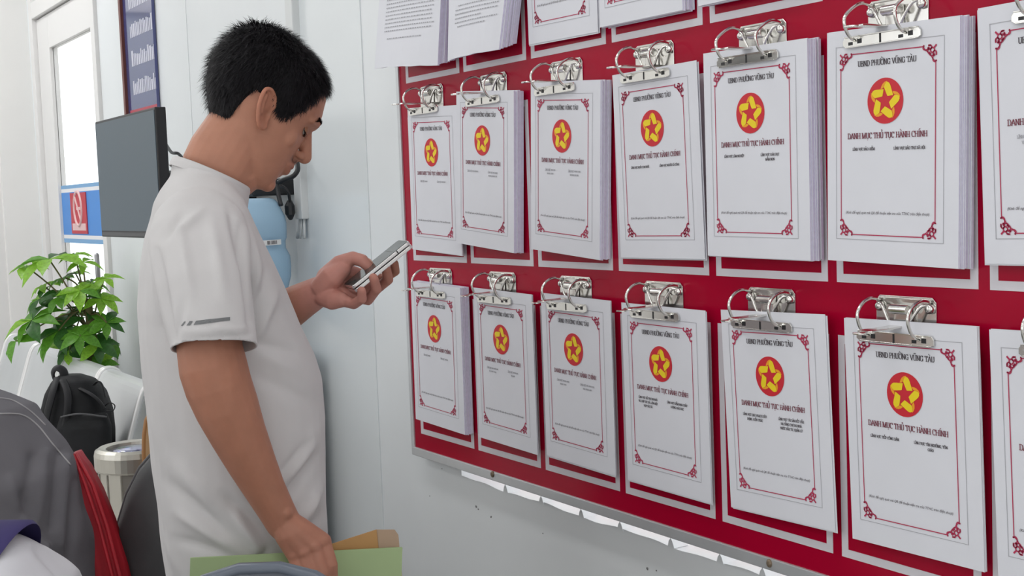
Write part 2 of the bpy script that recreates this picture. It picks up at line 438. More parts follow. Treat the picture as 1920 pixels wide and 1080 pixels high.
def serif_text(lines, width, cy, cap, m_name, z=0.0008, lead=1.9, thick=0.17, thin=0.075, cx=0.0):
    """lines of capitals, each no wider than width, centred on cx"""
    mb = MB()
    for li, line in enumerate(lines):
        seq = []
        x = 0.0
        for ch in line:
            bar = ch == 'Đ'
            d = unicodedata.normalize('NFD', 'D' if bar else ch)
            w, st, se = GL[d[0]]
            seq.append((d, x, bar)); x += w
        sc = cap
        sx = min(sc, width / x) if width else sc
        for d, gx, bar in seq:
            w, st, se = GL[d[0]]
            tmp = MB()
            for p in st: stroke(tmp, p, 0, 0, 1, thick, thin, 0)
            for (a, b) in se: stroke(tmp, [(a - 0.13, b + (0.03 if b < 0.5 else -0.03)), (a + 0.13, b + (0.03 if b < 0.5 else -0.03))], 0, 0, 1, thin, thin, 0)
            if bar: stroke(tmp, [(0.0, 0.5), (0.34, 0.5)], 0, 0, 1, thin, thin, 0)
            stacked = '\u0302' in d or '\u0306' in d
            for c in d[1:]:
                up = 0.24 if stacked and c in '\u0300\u0301\u0309\u0303' else 0
                for p in DIA.get(c, []):
                    stroke(tmp, [(a + w / 2, b + up) for a, b in p], 0, 0, 1, thick * 0.8, thin * 1.3, 0)
            mb.add([(cx + (a + gx - x / 2) * sx, cy - li * lead * cap + b * sc, z) for a, b, _ in tmp.v], tmp.f)
    return mb.mesh(m_name)
def sans_text(body, width, cy, size, name, shear=0.25, z=0.0008):
    cu = bpy.data.curves.new(name, 'FONT')
    cu.body = body; cu.size = size; cu.shear = shear; cu.align_x = 'CENTER'; cu.resolution_u = 2
    o = bpy.data.objects.new(name, cu); COL.objects.link(o)
    dg = bpy.context.evaluated_depsgraph_get(); dg.update()
    me = bpy.data.meshes.new_from_object(o.evaluated_get(dg))
    bpy.data.objects.remove(o); bpy.data.curves.remove(cu)
    xs = [v.co.x for v in me.vertices]
    k = width / (max(xs) - min(xs)); c0 = (max(xs) + min(xs)) / 2
    for v in me.vertices:
        v.co = ((v.co.x - c0) * k, v.co.y + cy, z)
    me.materials.clear()
    return me

# ------------------------------------------------------------------ printed cover sheet, shared pieces (sheet frame: origin top centre, x right, y up, z out)
SW, SH = 0.209, 0.297
GX0, GX1, GY0, GY1 = -0.089, 0.083, -0.020, -0.268
BX0, BX1, PY0, PY1 = -0.081, 0.071, -0.0305, -0.262
CXP = (BX0 + BX1) / 2
def frame_mesh(x0, x1, y0, y1, w, z, name, cut=0.0):
    mb = MB()
    def r(a, b, c, d): mb.add([(a, c, z), (b, c, z), (b, d, z), (a, d, z)], [(0, 1, 2, 3)])
    r(x0 + cut, x1 - cut, y0 - w, y0); r(x0 + cut, x1 - cut, y1, y1 + w)
    r(x0, x0 + w, y1 + cut, y0 - cut); r(x1 - w, x1, y1 + cut, y0 - cut)
    return mb.mesh(name)
ME_GREY = frame_mesh(GX0, GX1, GY0, GY1, 0.0007, 0.0005, 'page_outline')
ME_BORD = frame_mesh(BX0, BX1, PY0, PY1, 0.0013, 0.0006, 'border_line', 0.019)
def ornament():
    mb = MB(); w = 1.0
    def sw(pts, t=0.0018): 
        for (x0, y0), (x1, y1) in zip(pts, pts[1:]):
            L = math.hypot(x1 - x0, y1 - y0) or 1e-9; nx, ny = -(y1 - y0) / L * t / 2, (x1 - x0) / L * t / 2
            mb.add([(x0 - nx, y0 - ny, 0), (x1 - nx, y1 - ny, 0), (x1 + nx, y1 + ny, 0), (x0 + nx, y0 + ny, 0)], [(0, 1, 2, 3)])
    for sx in (0, 1):
        def f(P): return P if sx == 0 else [(b, a) for a, b in P]
        sw(f([(0.0205, 0.0007)] + arc(0.0165, 0.0032, 0.0042, 0.0028, -60, 200, 10)))
        sw(f(arc(0.0105, 0.0030, 0.0030, 0.0026, 0, 300, 10)))
        sw(f(arc(0.010, 0.0075, 0.0035, 0.0035, -90, 120, 8)))
        sw(f([(0.0205, 0.0015), (0.0165, 0.0065), (0.0125, 0.0088), (0.0100, 0.0100)]), 0.0010)
        sw(f([(0.013, 0.0006), (0.0085, 0.0012)]))
    sw(arc(0.0065, 0.0065, 0.0030, 0.0030, 0, 360, 12))
    sw([(0.0005, 0.0005), (0.004, 0.004)], 0.0022)
    return mb
_orn = ornament()
ME_ORN = []
for sx, sy, X, Y in ((1, -1, BX0, PY0), (-1, -1, BX1, PY0), (1, 1, BX0, PY1), (-1, 1, BX1, PY1)):
    q = MB(); q.add([(X + sx * (a - 0.001), Y + sy * (b - 0.001), 0.0007) for a, b, _ in _orn.v], _orn.f)
    ME_ORN.append(q.mesh('corner_ornament'))
ER = 0.0285; EC = (CXP - 0.002, -0.0925)
q = MB(); q.prism([Vector((EC[0] + ER * math.cos(a * math.pi / 24), EC[1] + ER * math.sin(a * math.pi / 24), 0.0004)) for a in range(48)], (0, 0, 0.0003))
ME_DISC = q.mesh('emblem')
# five folded ribbons around a star
def rot(p, a):
    c, s = math.cos(a), math.sin(a); return (p[0] * c - p[1] * s, p[0] * s + p[1] * c)
RIB = [(-0.05, 0.60), (-0.01, 0.72), (0.05, 0.80), (0.13, 0.83), (0.22, 0.80), (0.29, 0.72), (0.34, 0.60), (0.47, 0.225), (0.15, 0.20), (0.10, 0.28)]
FOLD = [(-0.25, 0.53), (-0.20, 0.66), (-0.12, 0.77), (0.0, 0.85), (0.12, 0.87), (0.13, 0.83), (0.03, 0.79), (-0.03, 0.70), (-0.07, 0.60), (-0.13, 0.55)]
ME_RIB = []; ME_FOLD = []
for k_ in range(5):
    a = -k_ * 2 * math.pi / 5 
    q = MB(); q.add([(EC[0] + ER * 0.98 * x, EC[1] + ER * 0.98 * y, 0.0010) for x, y in [rot((x, y), a) for x, y in RIB]], [tuple(reversed(range(len(RIB))))]); ME_RIB.append(q.mesh('ribbon'))
    q = MB(); q.add([(EC[0] + ER * 0.98 * x, EC[1] + ER * 0.98 * y, 0.0009) for x, y in [rot((x, y), a) for x, y in FOLD]], [(0, 1, 2, 7, 8, 9), (2, 3, 4, 5, 6, 7)]); ME_FOLD.append(q.mesh('ribbon_fold'))
ME_T1 = serif_text(['UBND PHƯỜNG VŨNG TÀU'], 0.099, -0.0475, 0.0068, 'office_name', cx=CXP, thick=0.155, thin=0.075)
ME_T2 = serif_text(['DANH MỤC THỦ TỤC HÀNH CHÍNH'], 0.142, -0.1385, 0.0070, 'title_line', cx=CXP, thick=0.165, thin=0.08)
ME_FOOT = sans_text('(Kính đề nghị quét mã QR để thuận tiện tra cứu TTHC trên điện thoại)', 0.134, -0.2345, 0.0048, 'footer_note')
for v in ME_FOOT.vertices: v.co.x += CXP

FILES = {}
def sheaf(row, colname, TLTR, BLBR, Tk, lab, left, right, dz=0.0, nblk=None):
    d = Tk + (0.006 if Tk > 0.008 else 0.017)
    pt = (on_x(*TLTR[0], -d) + on_x(*TLTR[1], -d)) / 2
    db = Tk + 0.004 if Tk > 0.008 else 0.016
    pb = (on_x(*BLBR[0], -db) + on_x(*BLBR[1], -db)) / 2
    Y = (pt - pb).normalized(); X = Vector((0, -1, 0)); X = (X - Y * X.dot(Y)).normalized(); Zv = X.cross(Y)
    mw = mat4(X, Y, Zv, pt)
    t = thing('paper_sheaf', lab, 'papers', mw, 'clipped list sheets on the red board')
    nb = nblk or max(1, int(round(Tk / 0.0022)))
    rnd = random.Random(row * 100 + len(FILES))
    for k in range(nb):
        q = MB(); th = Tk / nb if nb > 1 else 0.0004
        ox, oy = (0, 0) if k == 0 else (rnd.uniform(-0.0012, 0.002), rnd.uniform(-0.0015, 0.0015))
        if nb > 3: ox += 0.0035 * (k / nb)
        zt = -k * th
        # a block of sheets: front face white, sides show the cut edges
        q.box((-SW / 2 + ox, -SH + oy, zt - th * 0.93), (SW / 2 + ox, oy, zt))
        me = q.mesh('sheet')
        me.materials.append(PAPER); me.materials.append(PAPER2)
        for p in me.polygons:
            if abs(p.normal.z) < 0.5: p.material_index = 1 if nb > 2 else 0
        link('sheet', me, None, t)
    if nb == 1:      # a few loose sheets behind, a hair askew
        for k in range(2):
            q = MB(); e = rnd.uniform(-0.002, 0.004); f = rnd.uniform(-0.003, 0.001); q.box((-SW / 2 + e, -SH + f, -0.0016 - k * 0.0012), (SW / 2 + e, f, -0.0012 - k * 0.0012)); q.build('sheet', PAPER, t, fix=False)
    link('page_outline', ME_GREY, GREYINK, t)
    link('border_line', ME_BORD, REDINK, t)
    for me in ME_ORN: link('corner_ornament', me, REDINK, t)
    e = link('emblem', ME_DISC, EMRED, t); e['label'] = 'red disc with five yellow ribbons folded around a star'
    for a, b in zip(ME_RIB, ME_FOLD):
        link('ribbon', a, EMYEL, e); link('ribbon_fold', b, EMORA, e)
    link('office_name', ME_T1, INK, t)
    link('title_line', ME_T2, TITLEINK, t)
    for lines, cx in ((left, CXP - 0.037), (right, CXP + 0.036)):
        if lines:
            link('subject_line', serif_text(lines, 0.069, -0.1535, 0.0034, 'subject_line', cx=cx, thick=0.19, thin=0.1), GREYINK if '~' in ''.join(lines) else INK, t)
    link('footer_note', ME_FOOT, INK, t)
    FILES[(row, colname)] = (t, d)
    return t
L0 = 'LĨNH VỰC '
S = sheaf
S(2, 1, ((766, 212), (855, 187)), ((777, 470), (862, 469)), 0.004, 'thin white list sheet at the far left of the board, row level with the phone', [L0 + '~~~~~~'], [L0 + '~~~~~~~~'])
S(2, 2, ((850, 183), (970, 158)), ((850, 472), (973, 473)), 0.019, 'thick white list sheaf, second from the left in the middle row', [L0 + '~~~ ~~~~~~~'], [L0 + '~~~ ~~~~', '~~~~~~ ~~~~~ ~~~'])
S(2, 3, ((992, 165), (1130, 140)), ((997, 477), (1123, 478)), 0.020, 'thick white list sheaf, third from the left in the middle row', [L0 + '~~~ ~~~', '~~~~~ ~~~~'], [L0 + '~~~~~ ~~~', '~~~~~~ ~~ ~~~'])
S(2, 4, ((1147, 147), (1307, 107)), ((1166, 482), (1320, 484)), 0.003, "thin list sheet whose right line ends 'người có công', middle row", [L0 + 'NUÔI CON NUÔI'], [L0 + 'NGƯỜI CÓ CÔNG'])
S(2, 5, ((1318, 107), (1514, 64)), ((1330, 492), (1517, 489)), 0.023, "thick list sheaf whose right line reads 'giáo dục mầm non'", [L0 + 'LÂM NGHIỆP'], [L0 + 'GIÁO DỤC', 'MẦM NON'])
S(2, 6, ((1551, 67), (1800, 24)), ((1554, 497), (1795, 507)), 0.024, "thick list sheaf whose left line reads 'lĩnh vực bảo hiểm'", [L0 + 'BẢO HIỂM'], [L0 + 'BẢO TRỢ XÃ HỘI'])
S(2, 7, ((1850, 15), (2135, -42)), ((1862, 502), (2150, 518)), 0.003, 'list sheet cut off by the right side of the picture, middle row', [L0 + '~~~~~', 'VÀ ~~~~~'], [])
S(3, 1, ((767, 533), (866, 534)), ((780, 802), (872, 818)), 0.018, 'thick list sheaf at the left end of the bottom row', [L0 + '~~~~~'], [L0 + '~~~~~~'])
S(3, 2, ((887, 543), (997, 550)), ((899, 830), (1008, 855)), 0.003, 'thin list sheet, second from the left in the bottom row', [L0 + '~~~ ~~~~ ~~~', '~~~ ~~~~ ~~~~'], [L0 + '~~~~~ ~~~', '~~~ ~~~'])
S(3, 3, ((1013.5, 553), (1145, 561.5)), ((1025, 861), (1155, 894)), 0.003, 'thin list sheet, third from the left in the bottom row', [L0 + '~~~~~ ~~~~', '~~~~~ ~~~~'], [L0 + '~~~ ~~~~ ~~~', '~~~ ~~~~~ ~~~'])
S(3, 4, ((1163, 573), (1325, 576)), ((1175, 903), (1337, 942)), 0.003, "list sheet whose left lines mention 'hợp tác xã', fourth in the bottom row", [L0 + 'HỖ TRỢ DN NHỎ', 'VÀ, HỢP TÁC XÃ, LIÊN HIỆP', 'HỢP TÁC XÃ'], [L0 + 'KIỂM ĐỊNH CHẤT', 'LƯỢNG GIÁO DỤC'])
S(3, 5, ((1349, 581), (1549.5, 589)), ((1371, 959), (1567, 1002)), 0.003, "list sheet whose left line starts 'quy hoạch xây dựng', bottom row", [L0 + 'QUY HOẠCH XÂY', 'DỰNG, KIẾN TRÚC'], [L0 + 'TÀI SẢN KẾT CẤU', 'HẠ TẦNG CHỢ DO NHÀ', 'NƯỚC ĐẦU TƯ, QUẢN LÝ'])
S(3, 6, ((1582, 598), (1832, 611)), ((1599, 1015), (1846, 1076)), 0.004, "list sheet whose left line reads 'tiếp công dân', bottom row", [L0 + 'TIẾP CÔNG DÂN'], [L0 + 'TÍN NGƯỠNG, TÔN', 'GIÁO'])
S(3, 7, ((1855, 618), (2175, 636)), ((1872, 1080), (2190, 1165)), 0.003, 'list sheet cut off by the right side of the picture, bottom row', [L0 + '~~~~~'], [])
# top row: only the lower ends hang into the picture
def row1(i, cc, Tk, lab, zb):
    yc = -cc * DXC; d = Tk + (0.006 if Tk > 0.008 else 0.016)
    p = Vector((-d, yc, zb + SH)); p2 = Vector((-d + 0.001, yc, zb))
    ta = px(p + Vector((0, SW / 2, 0))); tb = px(p - Vector((0, SW / 2, 0))); ba = px(p2 + Vector((0, SW / 2, 0))); bb = px(p2 - Vector((0, SW / 2, 0)))
    return S(1, i, (ta, tb), (ba, bb), Tk, lab, [L0 + '~~~~~'], [L0 + '~~~~~'])
def yz(u, v, d): 
    p = on_x(u, v, -d); return p
pa, pb_ = yz(991, 82, 0.018), yz(1122, 60, 0.018); row1(3, -(pa.y + pb_.y) / 2 / DXC, 0.003, 'thin list sheet cut off by the top of the picture, right of the text bundles', (pa.z + pb_.z) / 2)
pa, pb_ = yz(1124, 52, 0.026), yz(1279, 18, 0.026); row1(4, -(pa.y + pb_.y) / 2 / DXC, 0.020, 'thick list sheaf whose bottom edge shows at the top of the picture', (pa.z + pb_.z) / 2)
pa = yz(1308, 12, 0.026); row1(5, -(pa.y) / DXC + 0.43, 0.020, 'list sheaf of which only the lowest corner shows at the top edge', pa.z)
pa = Vector((0, -4.55 * DXC, Z0 + 0.04)); row1(6, 4.6, 0.003, 'list sheet above the picture edge, right part of the top row', Z0 + 0.03)

# ------------------------------------------------------------------ lever arch clips
def make_clip(row, i, cc, zrow, d, lab):
    """frame: origin at the top middle of the base plate on the board, x right, y up, z out"""
    t = thing('lever_arch_clip', lab, 'clip', mat4((0, -1, 0), (0, 0, 1), (-1, 0, 0), (-0.0007, -cc * DXC, zrow)), 'chrome lever arch clips on the red board')
    if make_clip.parts is None:
        P = []
        q = MB(); w, h = 0.048, 0.062
        pr = [(-w, -0.006), (-w + 0.006, 0), (w - 0.006, 0), (w, -0.006), (w, -h), (-w, -h)]
        q.prism([Vector((a, b, 0)) for a, b in pr], (0, 0, 0.0012))
        q.box((-w + 0.006, -0.0035, 0.0012), (w - 0.006, -0.0018, 0.004))
        P.append(('base_plate', q, 0.0006, False))
        # pressed lugs that carry the spring
        for s in (-1, 1):
            q = MB()
            q.loft([[(s * 0.040 + 0.007 * math.cos(a) * k, -0.014 + 0.007 * math.sin(a) * k, z) for a in [j * math.pi / 6 for j in range(12)]] for k, z in ((1, 0.001), (0.9, 0.006), (0.5, 0.009))])
            P.append(('lug', q, 0, True))
        q = MB()
        for s in (-1, 1):
            q.tube([Vector((a, b, c)) for a, b, c in spline([(s * 0.042, -0.010, 0.006), (s * 0.032, -0.011, 0.010), (s * 0.022, -0.024, 0.013), (s * 0.014, -0.036, 0.013), (s * 0.004, -0.038, 0.012), (0, -0.038, 0.012)], 4)], 0.0021, 8)
        P.append(('spring_wire', q, 0, True))
        q = MB()
        q.tube([Vector((-0.014, -0.016, 0.012)), Vector((0.014, -0.016, 0.012))], 0.0065, 12)
        q.box((-0.012, -0.036, 0.002), (0.012, -0.010, 0.010))
        P.append(('lever_hinge', q, 0.001, False))
        q = MB()
        L = spline([(0.0, -0.036, 0.010), (0.0, -0.038, 0.040), (0.0, -0.038, 0.070), (0.0, -0.040, 0.082), (0.0, -0.040, 0.092)], 4)
        q.loft([[Vector((sx * wv, b + sy * 0.0012, c)) for sx, sy in ((-1, -1), (1, -1), (1, 1), (-1, 1))] for (a, b, c), wv in zip(L, [0.010] * 10 + [0.006, 0.0055, 0.006, 0.008, 0.009, 0.0075, 0.004])])
        P.append(('lever', q, 0.0005, False))
        make_clip.parts = [(n, (lambda o: (bpy.data.objects.remove(o[0]), o[1])[1])((lambda ob: (ob, ob.data))(qq.build(n, CHROME, None, smooth=sm, bevel=bv)))) for n, qq, bv, sm in P]
    for n_, me in make_clip.parts:
        link(n_, me, CHROME, t)
    ybar = -0.0505
    zb = d + 0.004
    for s in (-1, 1):
        q = MB()
        q.tube([Vector((s * 0.0405, b, c)) for a, b, c in spline([(0, -0.006, 0.003), (0, -0.003, 0.020), (0, -0.009, 0.036), (0, -0.022, max(0.045, d + 0.022)), (0, -0.038, max(0.041, d + 0.020)), (0, ybar + 0.003, d + 0.011), (0, ybar, d + 0.001)], 5)], 0.00215, 10)
        q.build('ring', CHROME, t, smooth=True)
    q = MB()
    pr = [(-0.062, 0.001), (-0.058, 0.006), (0.058, 0.006), (0.062, 0.001), (0.062, -0.006), (0.056, -0.0085), (-0.056, -0.0085), (-0.062, -0.005)]
    q.prism([Vector((a, ybar + b, d + 0.0008)) for a, b in pr], (0, 0, 0.0022))
    q.box((-0.058, ybar + 0.0045, d + 0.003), (0.058, ybar + 0.006, d + 0.0055))
    q.box((-0.056, ybar - 0.0085, d + 0.003), (0.056, ybar - 0.0070, d + 0.0050))
    bar = q.build('pressure_bar', CHROME, t, bevel=0.0004)
    for s in (-1, 1):
        q = MB()
        q.box((s * 0.0405 + 0.003, ybar - 0.004, d + 0.0031), (s * 0.0405 + 0.010, ybar + 0.002, d + 0.0034)); q.build('bar_slot', BLACKP, bar); q = MB()
        q.box((s * 0.0405 - 0.012, ybar - 0.005, d + 0.0031), (s * 0.0405 - 0.005, ybar - 0.001, d + 0.0034)); q.build('bar_slot', BLACKP, bar)
    q = MB()
    q.box((-0.0015, ybar - 0.007, d + 0.0031), (0.0008, ybar + 0.0045, d + 0.0036))
    q.build('bar_slot', BLACKP, bar)
    return t
make_clip.parts = None
ORD = ['', 'first', 'second', 'third', 'fourth', 'fifth', 'sixth', 'seventh']
for row, off in ((1, 0.45), (2, 0.475), (3, 0.45)):
    for i in range(1, 8):
        key = (row, i)
        d = FILES[key][1] if key in FILES else 0.046
        if row == 1 and i == 7: continue
        zr = Z0 - (row - 2) * DYC - 0.0135
        lab = 'chrome lever arch clip, %s from the left, %s row' % (ORD[i], {1: 'top', 2: 'middle', 3: 'bottom'}[row])
        make_clip(row, i, i - 1 - off, zr, d, lab)

# two thick bundles of typed pages hanging at the top left
def bundle(quad, Tk, d, lab, seed):
    """quad: picture corners of the front page TL,TR,BR,BL measured at its distance d from the board"""
    rnd = random.Random(seed)
    TL, TR, BR, BL = [on_x(u, v, -dd) for (u, v), dd in quad]
    mw = T((TL + TR) / 2)
    t = thing('page_bundle', lab, 'papers', mw, 'bundles of typed pages on the board')
    def surf(s, r, off):      # s across 0..1, r down 0..1
        top = TL.lerp(TR, s); bot = BL.lerp(BR, s)
        p = top.lerp(bot, r)
        p.x -= 0.010 * math.sin(math.pi * s) * r * r - off
        return p
    nl = 9
    for k in range(nl):
        off = k * Tk / nl; N, M = 8, 8
        sh = rnd.uniform(-0.002, 0.003) - 0.006 * k / nl
        a = [[surf(i / N, j / M, off) + Vector((0, sh * j / M, -rnd.uniform(-1, 1) * 0.001 + 0.012 * (k / nl) * (j / M))) for i in range(N + 1)] for j in range(M + 1)]
        q = MB(); vs = [p for r_ in a for p in r_]; n0 = len(vs); th = Tk / nl * 0.9
        vs += [p + Vector((th, 0, 0)) for p in vs]
        W = N + 1; fs = []
        for j in range(M):
            for i in range(N):
                b = j * W + i; fs.append((b, b + 1, b + W + 1, b + W)); fs.append((n0 + b, n0 + b + W, n0 + b + W + 1, n0 + b + 1))
        for j in range(M):
            b = j * W; fs.append((b, b + W, n0 + b + W, n0 + b)); b = j * W + N; fs.append((b, n0 + b, n0 + b + W, b + W))
        for i in range(N):
            b = i; fs.append((b, n0 + b, n0 + b + 1, b + 1)); b = M * W + i; fs.append((b, b + 1, n0 + b + 1, n0 + b))
        q.add(vs, fs)
        o = q.build('page', PAPER, None)
        o.data.materials.append(PAPER2)
        for p in o.data.polygons:
            if abs(p.normal.x) < 0.55: p.material_index = 1
        o.parent = t; o.matrix_parent_inverse = mw.inverted()
    # typed lines too small to read: rows of little dashes
    q = MB(); r = 0.02
    while r < 0.84:
        s = 0.16 + (0.06 if rnd.random() < 0.3 else 0); end = 0.90 if rnd.random() < 0.7 else rnd.uniform(0.5, 0.8)
        while s < end:
            w = rnd.uniform(0.010, 0.034); pts = []
            for (ss, rr) in ((s, r), (s + w, r), (s + w, r + 0.0058), (s, r + 0.0058)): pts.append(surf(ss, rr, -0.0012))
            q.add(pts, [(0, 1, 2, 3)]); s += w + 0.013
        r += 0.0225 if rnd.random() < 0.85 else 0.045
    o = q.build('typed_lines', GREYINK, None, fix=False); o.parent = t; o.matrix_parent_inverse = mw.inverted()
    tag(o, kind='stuff')
    return t
bundle((((724, -190), 0.045), ((838, -240), 0.045), ((820, 122), 0.052), ((702, 128), 0.062)), 0.040, 0.045, 'thick bundle of typed pages overhanging the left end of the board', 3)
bundle((((846, -242), 0.045), ((976, -275), 0.045), ((936, 92), 0.055), ((840, 114), 0.050)), 0.036, 0.045, 'thick bundle of typed pages with curled lower corner, beside the first list sheet', 5)
# ------------------------------------------------------------------ glass door in the right-hand wall
FRM = mat('door_frame_white', (0.80, 0.79, 0.78), 0.35)
GLASS = mat('clear_glass', (0.97, 0.99, 0.99), 0.02, trans=1.0, ior=1.12, spec=0.3)
door = bpy.data.objects.new('door_1', None); COL.objects.link(door); tag(door, kind='structure')
door.location = (WX, DOOR0, 0)
def dch(o, p=None):
    o.parent = p or door; o.matrix_parent_inverse = T((WX, DOOR0, 0)).inverted() if p is None else Matrix(); return o
y0, y1 = DOOR0, DOOR1
for a, b in (((WX - 0.015, y0, 0), (WX + 0.07, y0 + 0.055, 2.75)), ((WX - 0.015, y1 - 0.055, 0), (WX + 0.07, y1, 2.75)), ((WX - 0.015, y0 + 0.055, 2.17), (WX + 0.07, y1 - 0.055, 2.24)), ((WX - 0.015, y0 + 0.055, 2.69), (WX + 0.07, y1 - 0.055, 2.75))):
    dch(MB().box(a, b).build('jamb', FRM, bevel=0.003))
for a, b in (((WX + 0.005, y0 + 0.058, 0.02), (WX + 0.045, y0 + 0.115, 2.165)), ((WX + 0.005, y1 - 0.27, 0.02), (WX + 0.045, y1 - 0.058, 2.165)), ((WX + 0.005, y0 + 0.115, 2.02), (WX + 0.045, y1 - 0.27, 2.165)), ((WX + 0.005, y0 + 0.115, 0.02), (WX + 0.045, y1 - 0.27, 0.22))):
    dch(MB().box(a, b).build('leaf_rail', FRM, bevel=0.003))
dch(MB().box((WX + 0.02, y0 + 0.115, 0.22), (WX + 0.026, y1 - 0.27, 2.02)).build('glass_pane', GLASS))
dch(MB().box((WX + 0.02, y0 + 0.055, 2.24), (WX + 0.026, y1 - 0.055, 2.69)).build('transom_pane', GLASS))
HNDL = mat('handle_grey', (0.35, 0.35, 0.36), 0.3, metal=0.8)
dch(MB().capsule([Vector((WX - 0.03, y0 + 0.10, 1.0)), Vector((WX - 0.03, y0 + 0.10, 1.14))], 0.009).build('door_handle', HNDL, smooth=True))
# blue film bands and the no smoking sign on the glass
BLUE = mat('blue_film', (0.06, 0.27, 0.72), 0.4); BLUE2 = mat('pale_blue_film', (0.20, 0.42, 0.70), 0.4); WHT = mat('white_film', (0.85, 0.85, 0.87), 0.5); SIGNR = mat('sign_red', (0.55, 0.05, 0.07), 0.5); PINK = mat('sign_pale', (0.80, 0.55, 0.55), 0.5)
ya, yb = y0 + 0.117, y1 - 0.272
def zpx(v, u=150): return on_x(u, v, WX + 0.019).z
band = thing('window_film', 'blue and white film band across the glass door', 'film', T((WX + 0.018, ya, zpx(400))))
def bch(o, p=None): o.parent = p or band; o.matrix_parent_inverse = T((WX + 0.018, ya, zpx(400))).inverted() if p is None else Matrix(); return o
for v0, v1, m_ in ((345, 352, BLUE2), (352, 359, WHT), (359, 441, BLUE), (441, 448, WHT), (448, 456, BLUE2)):
    bch(MB().box((WX + 0.0175, ya, zpx(v1)), (WX + 0.0195, yb, zpx(v0))).build('film_strip', m_))
sy0, sy1 = on_x(163, 400, WX + 0.016).y, on_x(134, 400, WX + 0.016).y
sign = thing('no_smoking_sign', 'red no smoking sign stuck on the blue film of the door', 'sign', T((WX + 0.015, sy0, zpx(439))))
def sch(o, p=None): o.parent = p or sign; o.matrix_parent_inverse = T((WX + 0.015, sy0, zpx(439))).inverted() if p is None else Matrix(); return o
sch(MB().box((WX + 0.0135, sy0, zpx(438)), (WX + 0.0172, sy1, zpx(361))).build('sign_panel', SIGNR))
cy_, cz_ = (sy0 + sy1) / 2, zpx(391); R_ = 0.062
q = MB(); q.tube([Vector((WX + 0.0132, cy_ + R_ * math.cos(a * math.pi / 16), cz_ + 1.15 * R_ * math.sin(a * math.pi / 16))) for a in range(33)], 0.006, 6, cap=False); sch(q.build('sign_ring', PINK))
sch(MB().tube([Vector((WX + 0.0132, cy_ + 0.04, cz_ + 0.05)), Vector((WX + 0.0132, cy_ - 0.04, cz_ - 0.05))], 0.005, 6).build('sign_bar', PINK))
sch(MB().box((WX + 0.0128, cy_ - 0.035, cz_ - 0.006), (WX + 0.0134, cy_ + 0.03, cz_ + 0.007)).build('cigarette', PINK))
sch(MB().box((WX + 0.0130, sy0 + 0.02, zpx(432)), (WX + 0.0136, sy1 - 0.02, zpx(419))).build('caption_strip', PINK))
# outside: sunlit yard wall seen through the door
YARD = mat('yard_wall', (0.78, 0.74, 0.69), 0.8, var=0.03, vscale=3)
yard = tag(MB().box((2.6, -1.0, -0.2), (2.75, 12, 2.6)).build('wall_yard', YARD), kind='structure')
for k in range(10):
    MB().box((2.592, 6.3, 0.9 + k * 0.12), (2.6, 8.2, 0.98 + k * 0.12)).build('louvre_slat', YARD, yard)
tag(MB().box((WX + 0.1, -1.0, -0.25), (2.75, 12, -0.05)).build('ground_yard', mat('yard_ground', (0.6, 0.57, 0.53), 0.8)), kind='structure')
# closed door further left in the end wall
d2 = bpy.data.objects.new('door_2', None); COL.objects.link(d2); tag(d2, kind='structure'); d2.location = (-0.125, WBY + 0.06, 0)
def d2c(o): o.parent = d2; o.matrix_parent_inverse = T((-0.125, WBY + 0.06, 0)).inverted(); return o
GREYD = mat('grey_door', (0.60, 0.63, 0.63), 0.4)
d2c(MB().box((-1.07, WBY + 0.06, 0.0), (-0.175, WBY + 0.10, 2.25)).build('leaf', GREYD))
d2c(MB().box((-0.175, WBY + 0.03, 0.0), (-0.125, WBY + 0.11, 2.3)).build('jamb', FRM)); d2c(MB().box((-1.12, WBY + 0.03, 0.0), (-1.07, WBY + 0.11, 2.3)).build('jamb', FRM)); d2c(MB().box((-1.07, WBY + 0.03, 2.25), (-0.175, WBY + 0.11, 2.3)).build('jamb', FRM))
hp = on_plane(13, 430, Vector((0, WBY + 0.05, 0)), Vector((0, 1, 0)))
d2c(MB().box((hp.x - 0.014, WBY + 0.045, hp.z - 0.09), (hp.x + 0.012, WBY + 0.06, hp.z + 0.07)).build('lock_plate', HNDL, bevel=0.003))

# ------------------------------------------------------------------ framed poster
NAVY = mat('poster_navy', (0.055, 0.065, 0.20), 0.12, coat=0.6, var=0.1, vscale=4); PWHITE = mat('poster_lettering', (0.62, 0.62, 0.72), 0.3); BROWN = mat('brown_frame', (0.16, 0.05, 0.04), 0.4); PRED = mat('poster_red', (0.45, 0.03, 0.06), 0.3)
py0, py1 = on_x(293, 150, WX - 0.01).y, on_x(239, 150, WX - 0.01).y
pz0, pz1 = 1.56, 2.9
po = T((WX, py0, pz0))
poster = thing('framed_poster', 'tall navy blue poster with pale lettering in a brown frame, behind the monitor', 'poster', po)
def pch(o): o.parent = poster; o.matrix_parent_inverse = po.inverted(); return o
pch(MB().box((WX - 0.012, py0, pz0), (WX - 0.002, py1, pz1)).build('poster_panel', NAVY))
pch(MB().box((WX - 0.0125, py0, pz0 + 0.01), (WX - 0.0119, py1 - 0.02, pz0 + 0.10)).build('red_footer', PRED))
for a, b in (((WX - 0.022, py1, pz0 - 0.02), (WX - 0.001, py1 + 0.022, pz1)), ((WX - 0.022, py0, pz0 - 0.02), (WX - 0.001, py1, pz0))):
    pch(MB().box(a, b).build('frame_strip', BROWN))
rp = random.Random(12)
z = pz0 + 0.15
